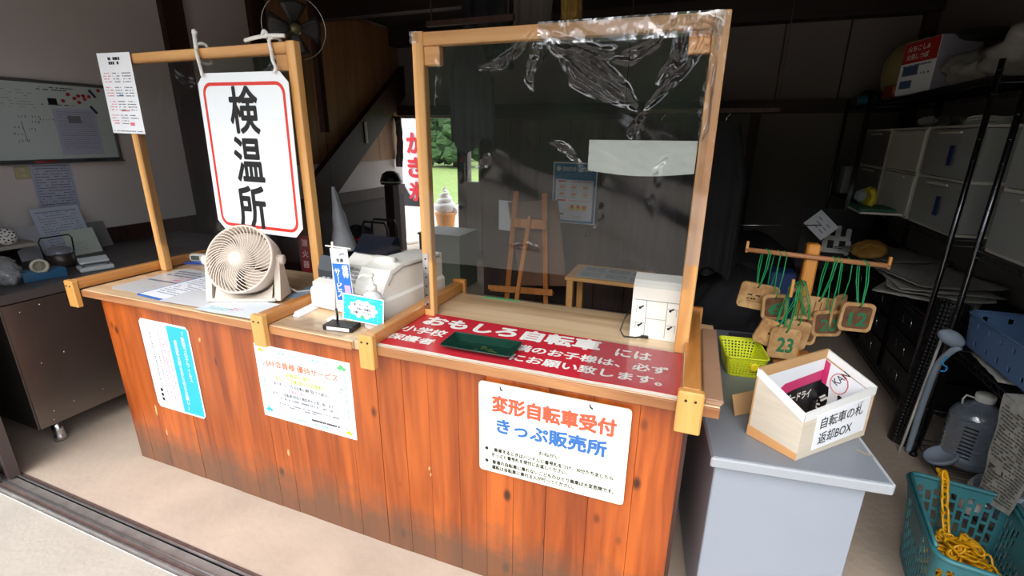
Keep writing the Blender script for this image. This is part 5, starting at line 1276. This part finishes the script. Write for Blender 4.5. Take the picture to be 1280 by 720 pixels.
# wall fan hung from the ceiling post
wfn = T('ceiling_fan', 'round wall fan in a thin wire ring, upper left above the left screen', 'fan', (-.20, 1.592, 2.262))
dirv = (CAM-Vector((-.20, 1.592, 2.262))).normalized(); wfn.rotation_euler = Vector((.75,-.62,-.22)).to_track_quat('Z', 'Y').to_euler()
RF = .20
mb = MB(); mb.tube([(RF*math.cos(a), RF*math.sin(a), 0) for a in [k*PI/24 for k in range(48)]], .0035, 6, closed=True)
mb.build('guard_ring', m_chrome, wfn)
gw = MB()
for k in range(36):
    a = 2*PI*k/36; gw.tube([(RF*math.cos(a), RF*math.sin(a), 0), (RF*.6*math.cos(a), RF*.6*math.sin(a), .045), (.035*math.cos(a), .035*math.sin(a), .06)], .0006, 4, caps=False)
tag(gw.build('guard_wires', M('thin dark wire', (70,66,64), .4, .6), wfn), None, None, None, 'stuff')
for k in range(4):
    a0 = 2*PI*k/4
    MB().grid(6, 5, lambda u, v, a0=a0: ((.03+.14*u)*math.cos(a0+(v-.5)*1.1), (.03+.14*u)*math.sin(a0+(v-.5)*1.1), .012*(v-.5))).build('blade', M('smoky fan blade', (58,56,60), .35), wfn, solid=.002)
MB().lathe([(.001,-.14),(.05,-.13),(.055,-.03),(.03,0),(.03,.02),(.001,.03)], 20).build('motor', M('olive motor housing', (88,84,66), .4), wfn)
MB().lathe([(.034,.055),(.036,.062),(.028,.070),(.001,.074)], 20).build('guard_badge', M('olive brass badge', (130,126,86), .35, .4), wfn)
inv_ = wfn.rotation_euler.to_matrix().inverted(); pt = inv_ @ Vector((0, 0, CZ-2.262-.002)) 
MB().tube([(0,0,-.12), tuple(pt*.3+Vector((0,0,-.12))), tuple(pt)], .012, 8).build('hanging_rod', m_black, wfn)

# under the stairs: hanging bag, cart, clutter, extinguisher sign
hb = T('hanging_plastic_bag', 'translucent white plastic bag hanging behind the left screen post', 'bag', (-.345, 1.95, 1.165))
g = smoothfn(77, .02)
MB().grid(16, 18, lambda u, v: (.02+(.02+.20*v)*(math.sin(2*PI*u)*.5)+.06*v, (.02+.12*v)*math.cos(2*PI*u)*.6+g(u, v), -.52*v)).build('bag', M('translucent white bag', (206,208,214), .4, bump=.6, bscale=12), hb)
MB().tube([(0,0,-.01),(.01,0,.04),(.0,0,.42)], .003, 6).build('hook_cord', m_black, hb)
struct('trim_10', MB().box((-.35, 1.95, 1.61), (.05, .05, .04)).box((-.35, 1.95, 2.24), (.05, .05, 1.22)), w_dark)
ct = T('folding_cart', 'folded hand cart of black tubes standing before the back doorway', 'cart', (-.42, 2.6, 0))
mb = MB()
for dy in (0, .16):
    mb.tube([(-.17,dy,.03),(-.17,dy,.70),(-.14,dy,.76),(.10,dy,.76),(.13,dy,.70),(.13,dy,.03)], .012, 8)
mb.tube([(-.17,.0,.45),(.13,.0,.45)], .009, 8).tube([(-.17,.0,.25),(.13,.0,.25)], .009, 8)
mb.build('tube_frame', M('black tube', (58,58,66), .3, .3), ct)
for x in (-.17, .13): MB().lathe([(.001,-.012),(.03,-.012),(.03,.012),(.001,.012)], 14, (x, .08, .031), Euler((0,PI/2,0)).to_matrix()).build('wheel', m_black, ct)
MB().box((-.02,.08,.33), (.22,.12,.10), bev=.01).build('grey_bundle', M('grey bundle', (96,98,108), .6, bump=.4, bscale=20), ct)
ck = T('storage_chest', 'dark blue chest with red and black things on top, under the stairs', 'chest', (-.98, 3.05, 0))
MB().box((0,0,.24), (.42,.40,.48), bev=.01).build('chest', M('navy chest', (34,38,52), .5), ck)
bagmesh((0,-.02,.53), .12, 95, (1.3,1.1,.7), amp=.2, flat=.35).build('dark_things', m_dark, ck); MB().box((.02,-.12,.500), (.16,.08,.035), (0,0,.2), bev=.004).build('red_box', m_red, ck)
hm = T('work_helmet', 'dark round helmet with a white reflective band, hanging under the stair beam', 'helmet', (-.93, 3.62, 1.02))
MB().lathe([(.12,0),(.125,.05),(.10,.12),(.05,.15),(.001,.155)], 20).build('shell', m_black, hm); MB().tube([(.124*math.cos(a), .124*math.sin(a), .03) for a in [k*PI/12 for k in range(24)]], .008, 6, closed=True).build('band', m_white, hm)
hpost = struct('trim_11', MB().box((-.93, 3.62, .505), (.12, .12, 1.01)), w_dark)
th2 = T('wall_thermometer', 'narrow pale thermometer strip on the stair beam', 'thermometer', (LX+.112, 3.62, 1.60), (PI/2, 0, PI/2))
MB().box((0,0,.006), (.045,.24,.010), bev=.003).build('strip', M('pale wood strip', (196,180,150), .5), th2); MB().box((0,0,.0115), (.006,.20,.002)).build('tube', m_grey, th2)
es = T('extinguisher_sign', 'narrow dark red sign reading 消火器 behind the left screen', 'sign', (-.375, 1.62, .66), (PI/2, .02, .2))
slab(es, 'plate', .085, .30, M('dark red plate', (120,24,34), .45), 0, .004)
for k, c_ in enumerate('消火器'): text(c_, es, 0, .095-.088*k, .052, .058, .005, M('pale pink lettering', (206,170,170), .5), .02)
struct('trim_12', MB().box((-.375, 1.66, .50), (.16, .06, 1.0)), w_dark)

# doorway: lantern, cabinet, bottle, banner outside
gc = T('lantern_cabinet', 'pale grey green cabinet inside by the back doorway, glass bottle on top', 'cabinet', (.02, 3.25, 0))
MB().box((0,0,.29), (.48,.42,.58), bev=.005).build('cabinet', M('grey green laminate', (118,128,112), .5), gc); MB().box((0,0,.590), (.50,.44,.02), bev=.003).build('cabinet_top', M('grey green laminate'), gc)
il = T('ice_cream_lantern', 'large model of a white soft ice cream in an orange cone, outside the back doorway', 'lantern', (-1.01, 5.05, .2002)); il.scale = (1.42, 1.42, 1.42)
MB().lathe([(.001,0),(.075,0),(.085,.02),(.105,.17),(.112,.18),(.112,.20),(.001,.20)], 24).build('cone', M('orange cone', (226,146,56), .5), il)
lb2 = T('lantern_stand', 'low white block under the ice cream lantern outside the doorway', 'stand', (-1.01, 5.05, -.02))
MB().box((0,0,.11), (.34,.34,.22), bev=.01).build('block', m_white, lb2)
pts = []; rs_ = []
for k in range(90):
    q = k/89; a = q*2*PI*4.2; r = .088*(1-q)**.85; pts.append((r*math.cos(a), r*math.sin(a), .215+.26*q)); rs_.append(.040*(1-q)+.006)
MB().tube(pts, rs_, 12).build('swirl', M('soft ice white', (226,222,216), .4), il)
MB().ball((0,0,.25), .095, 16, (1,1,.8)).build('swirl_core', M('soft ice white'), il)
rbt = T('glass_soda_bottle', 'green glass soda bottle on the cabinet before the ice cream lantern', 'bottle', (-.10, 3.07, .6005))
MB().lathe([(.001,0),(.030,0),(.032,.01),(.032,.10),(.020,.125),(.026,.15),(.014,.175),(.016,.21),(.012,.215),(.001,.215)], 16).build('bottle', M('teal glass', (50,120,124), .1, spec=.8, alpha=.8), rbt)
kor = T('hanging_ribbon_sign', 'small blue and red paper pennant hanging in the doorway', 'pennant', (-.355, 4.36, 1.30), (PI/2, .3, .2))
mb = MB(); mb.prism([(-.05,.12),(.05,.09),(.03,-.14),(-.01,-.10)], 0, .003); mb.build('pennant', M('teal pennant', (44,122,140), .5), kor); slab(kor, 'red_mark', .045, .10, m_red, .003, .004, 0, .008, .0)
MB().cyl((-.03,.11,0), (-.06,.55,0), .002, n=6).build('string', m_white, kor)
struct('trim_13', MB().box((-.36, 4.36, 1.86), (.22, .03, .04)), w_dark)
ic = T('shaved_ice_banner', 'tall white banner with red characters かき氷 outside the back doorway', 'banner', (-1.545, 5.0, 0))
MB().lathe([(.001,0),(.16,0),(.16,.05),(.02,.07),(.001,.07)], 20, (-.12, 0, -.02)).build('base', m_white, ic)
MB().cyl((-.15,0,-.0), (-.15,0,1.98), .012, n=8).build('pole', m_white, ic)
MB().cyl((-.16,0,1.87), (.33,0,1.87), .008, n=8).build('cross_rod', m_white, ic)
g = smoothfn(88, .010)
bb2 = MB().grid(8, 24, lambda u, v: (-.14+.42*u, -.012+g(u, v*2), .55+1.31*v)).build('banner_cloth', M('banner cloth', (226,222,226), .7), ic)
for k, c_ in enumerate('かき氷'):
    o = text(c_, ic, 0, 0, .27, .29, 0, M('banner red', (196,30,44), .6), .04); o.location = (.105, -.030, 1.47-.345*k); o.rotation_euler = (PI/2, 0, 0)
mb = MB(); mb.prism([(-.13,.0),(.28,.0),(.28,.05),(.15,.14),(.05,.08),(-.05,.20),(-.13,.34)], 0, .002); mb.build('black_wave_print', m_blacktext, ic, (0, -.026, .555), (PI/2, 0, 0))
g = smoothfn(89, .02)
dp = T('grey_curtain_edge', 'grey cloth edge hanging at the left side of the back doorway', 'cloth', (-1.27, 4.33, 1.79))
MB().grid(6, 10, lambda u, v: (.10*(u-.5)+.02*math.sin(v*4), g(u*2, v), -.62*v)).build('cloth', M('grey violet cloth', (120,112,124), .8), dp, solid=.004)
MB().box((0, .0, .005), (.12, .05, .02)).build('holder', w_dark, dp)

# partition and everything before it
pw = struct('wall_partition', MB().box((1.52, 3.08, .86), (2.0, .03, 1.72)), w_darkx)
for k in range(7): MB().box((.665+k*.285, 3.058, .87), (.280, .014, 1.70), bev=.003).build('partition_board', w_panel, pw)
MB().box((1.52, 3.05, 1.745), (2.06, .06, .05)).build('cap_rail', w_darkx, pw)
po = T('infection_poster', 'blue bordered poster headed 感染症対策 on the dark partition', 'poster', (1.432, 3.0495, 1.085), (PI/2, .01, 0))
slab(po, 'sheet', .405, .545, m_gloss, 0, .001); slab(po, 'blue_field', .385, .525, M('deep blue print', (50,130,180), .45), .001, .0014, 0)
slab(po, 'white_field', .345, .365, m_paper, .0014, .0018, .012, 0, -.062)
text('感染症対策へのご協力を', po, .02, .215, .28, .040, .0018, m_white, .02)
mb = MB(); mb.prism([(-.150+.020*math.cos(a), .215+.022*math.sin(a)) for a in [k*PI/8 for k in range(16)]], .0014, .0018); mb.build('round_emblem', m_white, po)
rows(po, -.15, .15, [.165, .150], M('pale blue print', (120,170,196), .5), .0018, .006, 41)
for y in (.105, -.065): slab(po, 'red_tab', .075, .014, m_red, .0018, .0022, 0, -.115, y)
rows(po, -.05, .16, [.105, -.065], m_pink, .0022, .008, 42)
for j in range(2):
    for i in range(3):
        mb = MB(); mb.prism([(-.115+.11*i+.028*math.cos(a), .055-.062*j+.014*math.sin(a)) for a in [k*PI/4 for k in range(8)]], .0018, .0022); mb.build('small_picture', M('peach picture', (230,160,120), .5), po)
        rows(po, -.15+.11*i, -.08+.11*i, [.078-.062*j, .030-.062*j], m_grey, .0022, .004, 43+i)
for i in range(3):
    cx = -.01+.055*i
    mb = MB(); mb.prism([(cx+.027*math.cos(a), -.125+.030*math.sin(a)) for a in [k*PI/6 for k in range(12)]], .0018, .0021); mb.build('yellow_disc', M('yellow print', (236,204,60), .5), po)
    mb = MB(); mb.prism([(cx+.015*math.cos(a), -.118+.015*math.sin(a)) for a in [k*PI/6 for k in range(12)]], .0021, .0024); mb.build('figure_print', m_red, po)
rows(po, -.05, .08, [-.19, -.205, -.22], m_grey, .0022, .004, 46); slab(po, 'dark_mark', .05, .012, m_blacktext, .0018, .0022, 0, -.11, -.19)
# easel seen from behind
EY = 2.45
ez = T('wooden_easel', 'wooden easel with its drawing board, seen from the back before the partition', 'easel', (1.235, EY, 0))
def bar(a, b, w, d, name, m=w_easel, parent=None):
    a, b = Vector(a), Vector(b); l = (b-a).length; q = (b-a).to_track_quat('Z', 'Y')
    o = MB().box((0,0,l/2), (w, d, l), bev=.003).build(name, m, parent or ez, tuple(a)); o.rotation_euler = q.to_euler(); return o
bar((-.29, .16, .0), (-.115, -.06, 1.155), .042, .022, 'leg'); bar((.105, .16, .0), (.125, -.06, 1.150), .042, .022, 'leg')
bar((-.04, -.35, .0), (.01, -.07, .96), .034, .022, 'rear_leg')
MB().box((.0, -.055, .90), (.30, .018, .075), bev=.003).build('crosspiece', w_easel, ez)
MB().box((-.10, .065, .275), (.58, .06, .022), (0, -.05, 0), bev=.003).build('ledge', w_easel, ez)
MB().box((-.11, .04, .30), (.60, .012, .040), (0, -.05, 0), bev=.003).build('ledge_lip', w_easel, ez)
MB().box((0,0,0), (.43,.014,.76), (.16, -.10, 0), bev=.003).build('drawing_board', M('brown drawing board', (128,96,76), .6, var=.08), ez, (.035, .085, .70))
MB().box((-.255, .07, .93), (.13,.008,.26), (.1,.05,0), bev=.003).build('white_sheet', m_paper, ez)
MB().tube([(.0,-.072,.965),(.02,-.072,.93),(-.03,-.075,.93),(.0,-.072,.96),(.01,-.08,.85)], .005, 6).build('white_string', m_rope, ez)
# low table with printed sheets
lt = T('low_table', 'light wooden low table behind the counter with a large printed sheet on it', 'table', (1.975, 2.05, 0))
MB().box((0, 0, .635), (.57, .38, .026), bev=.004).build('table_top', w_postx, lt)
for x in (-.25, .25):
    for y in (-.16, .16): MB().box((x, y, .311), (.045, .045, .622), bev=.003).build('leg', w_post, lt)
ls = T('printed_sheets', 'clear covered printed sheets spread on the low table', 'paper', (2.02, 2.04, .6485), (0, 0, -.03))
slab(ls, 'sheet', .52, .30, M('pale bluish sheet', (160,172,174), .3), 0, .002)
for i in range(3):
    for j in range(2): rows(ls, -.24+.17*i, -.09+.17*i, [.12-.14*j-.018*k for k in range(6)], m_grey, .0024, .010, 50+i, gap=.15, unit=.012)
# dark clothes hanging
def drape(lab, loc, w, h, seed, m=None, name='hanging_garment', depth=.10, rz=0., cat='clothes', top=.5):
    t = T(name, lab, cat, loc, (0, 0, rz))
    g = smoothfn(seed, .03)
    def fn(u, v):
        a = 2*PI*u; q = top+(1-top)*min(1, v*3); x = math.cos(a)*w/2*q; y = math.sin(a)*depth/2*(.5+.5*v)+.02*math.sin(9*a+seed)*v+g(u, v)*.4
        return (x+.03*v*math.sin(seed), y, -h*v-(0.04*math.sin(3*a+seed) if v > .95 else 0))
    MB().grid(48, 20, fn).build('cloth', m or m_dark, t)
    MB().tube([(0,0,-.01),(0,0,.03),(.02,0,.05),(0,0,.065)], .003, 6).build('hanger_hook', m_chrome, t)
    return t
drape('long black coat hanging right behind the right screen post', (2.60, 2.30, 1.672), .34, 1.0, 3, M('black coat cloth', (26,25,29), .8, bump=.3, bscale=10))
drape('dark violet cover hanging beside the black coat, behind the clear sheet', (2.20, 2.30, 1.672), .36, 1.0, 5, M('dark violet cloth', (52,42,48), .8, bump=.3, bscale=10))
drape('black jacket hanging high behind the left part of the right screen', (1.28, 1.25, 2.06), .26, .54, 7)
drape('dark leather like cover hanging from the beam left of the pale cloth', (1.15, 1.75, 2.50), .34, .50, 9, M('glossy black cover', (30,29,33), .35, bump=.4, bscale=8))
drape('dim grey cloth hanging from the beam above the right screen', (1.47, 1.75, 2.56), .24, .52, 11, M('dim grey cloth', (86,80,74), .8, bump=.3, bscale=10))
drape('small yellow patterned cloth hanging from the beam above the right screen', (1.68, 1.75, 2.52), .12, .32, 13, M('yellow patterned cloth', (150,120,60), .8, var=.4, scale=30))
struct('trim_14', MB().box((1.6, 1.75, 2.60), (3.0, .03, .03)).box((.15, 1.75, 2.73), (.006, .006, .24)).box((2.9, 1.75, 2.73), (.006, .006, .24)), w_dark)
struct('trim_15', MB().box((2.4, 2.30, 1.745), (1.0, .025, .025)).box((1.95, 2.30, 2.30), (.005, .005, 1.1)).box((2.88, 2.30, 2.30), (.005, .005, 1.1)), w_dark)
struct('trim_16', MB().box((1.28, 1.25, 2.14), (.5, .025, .025)).box((1.06, 1.25, 2.50), (.006, .006, .70)).box((1.50, 1.25, 2.50), (.006, .006, .70)), w_dark)
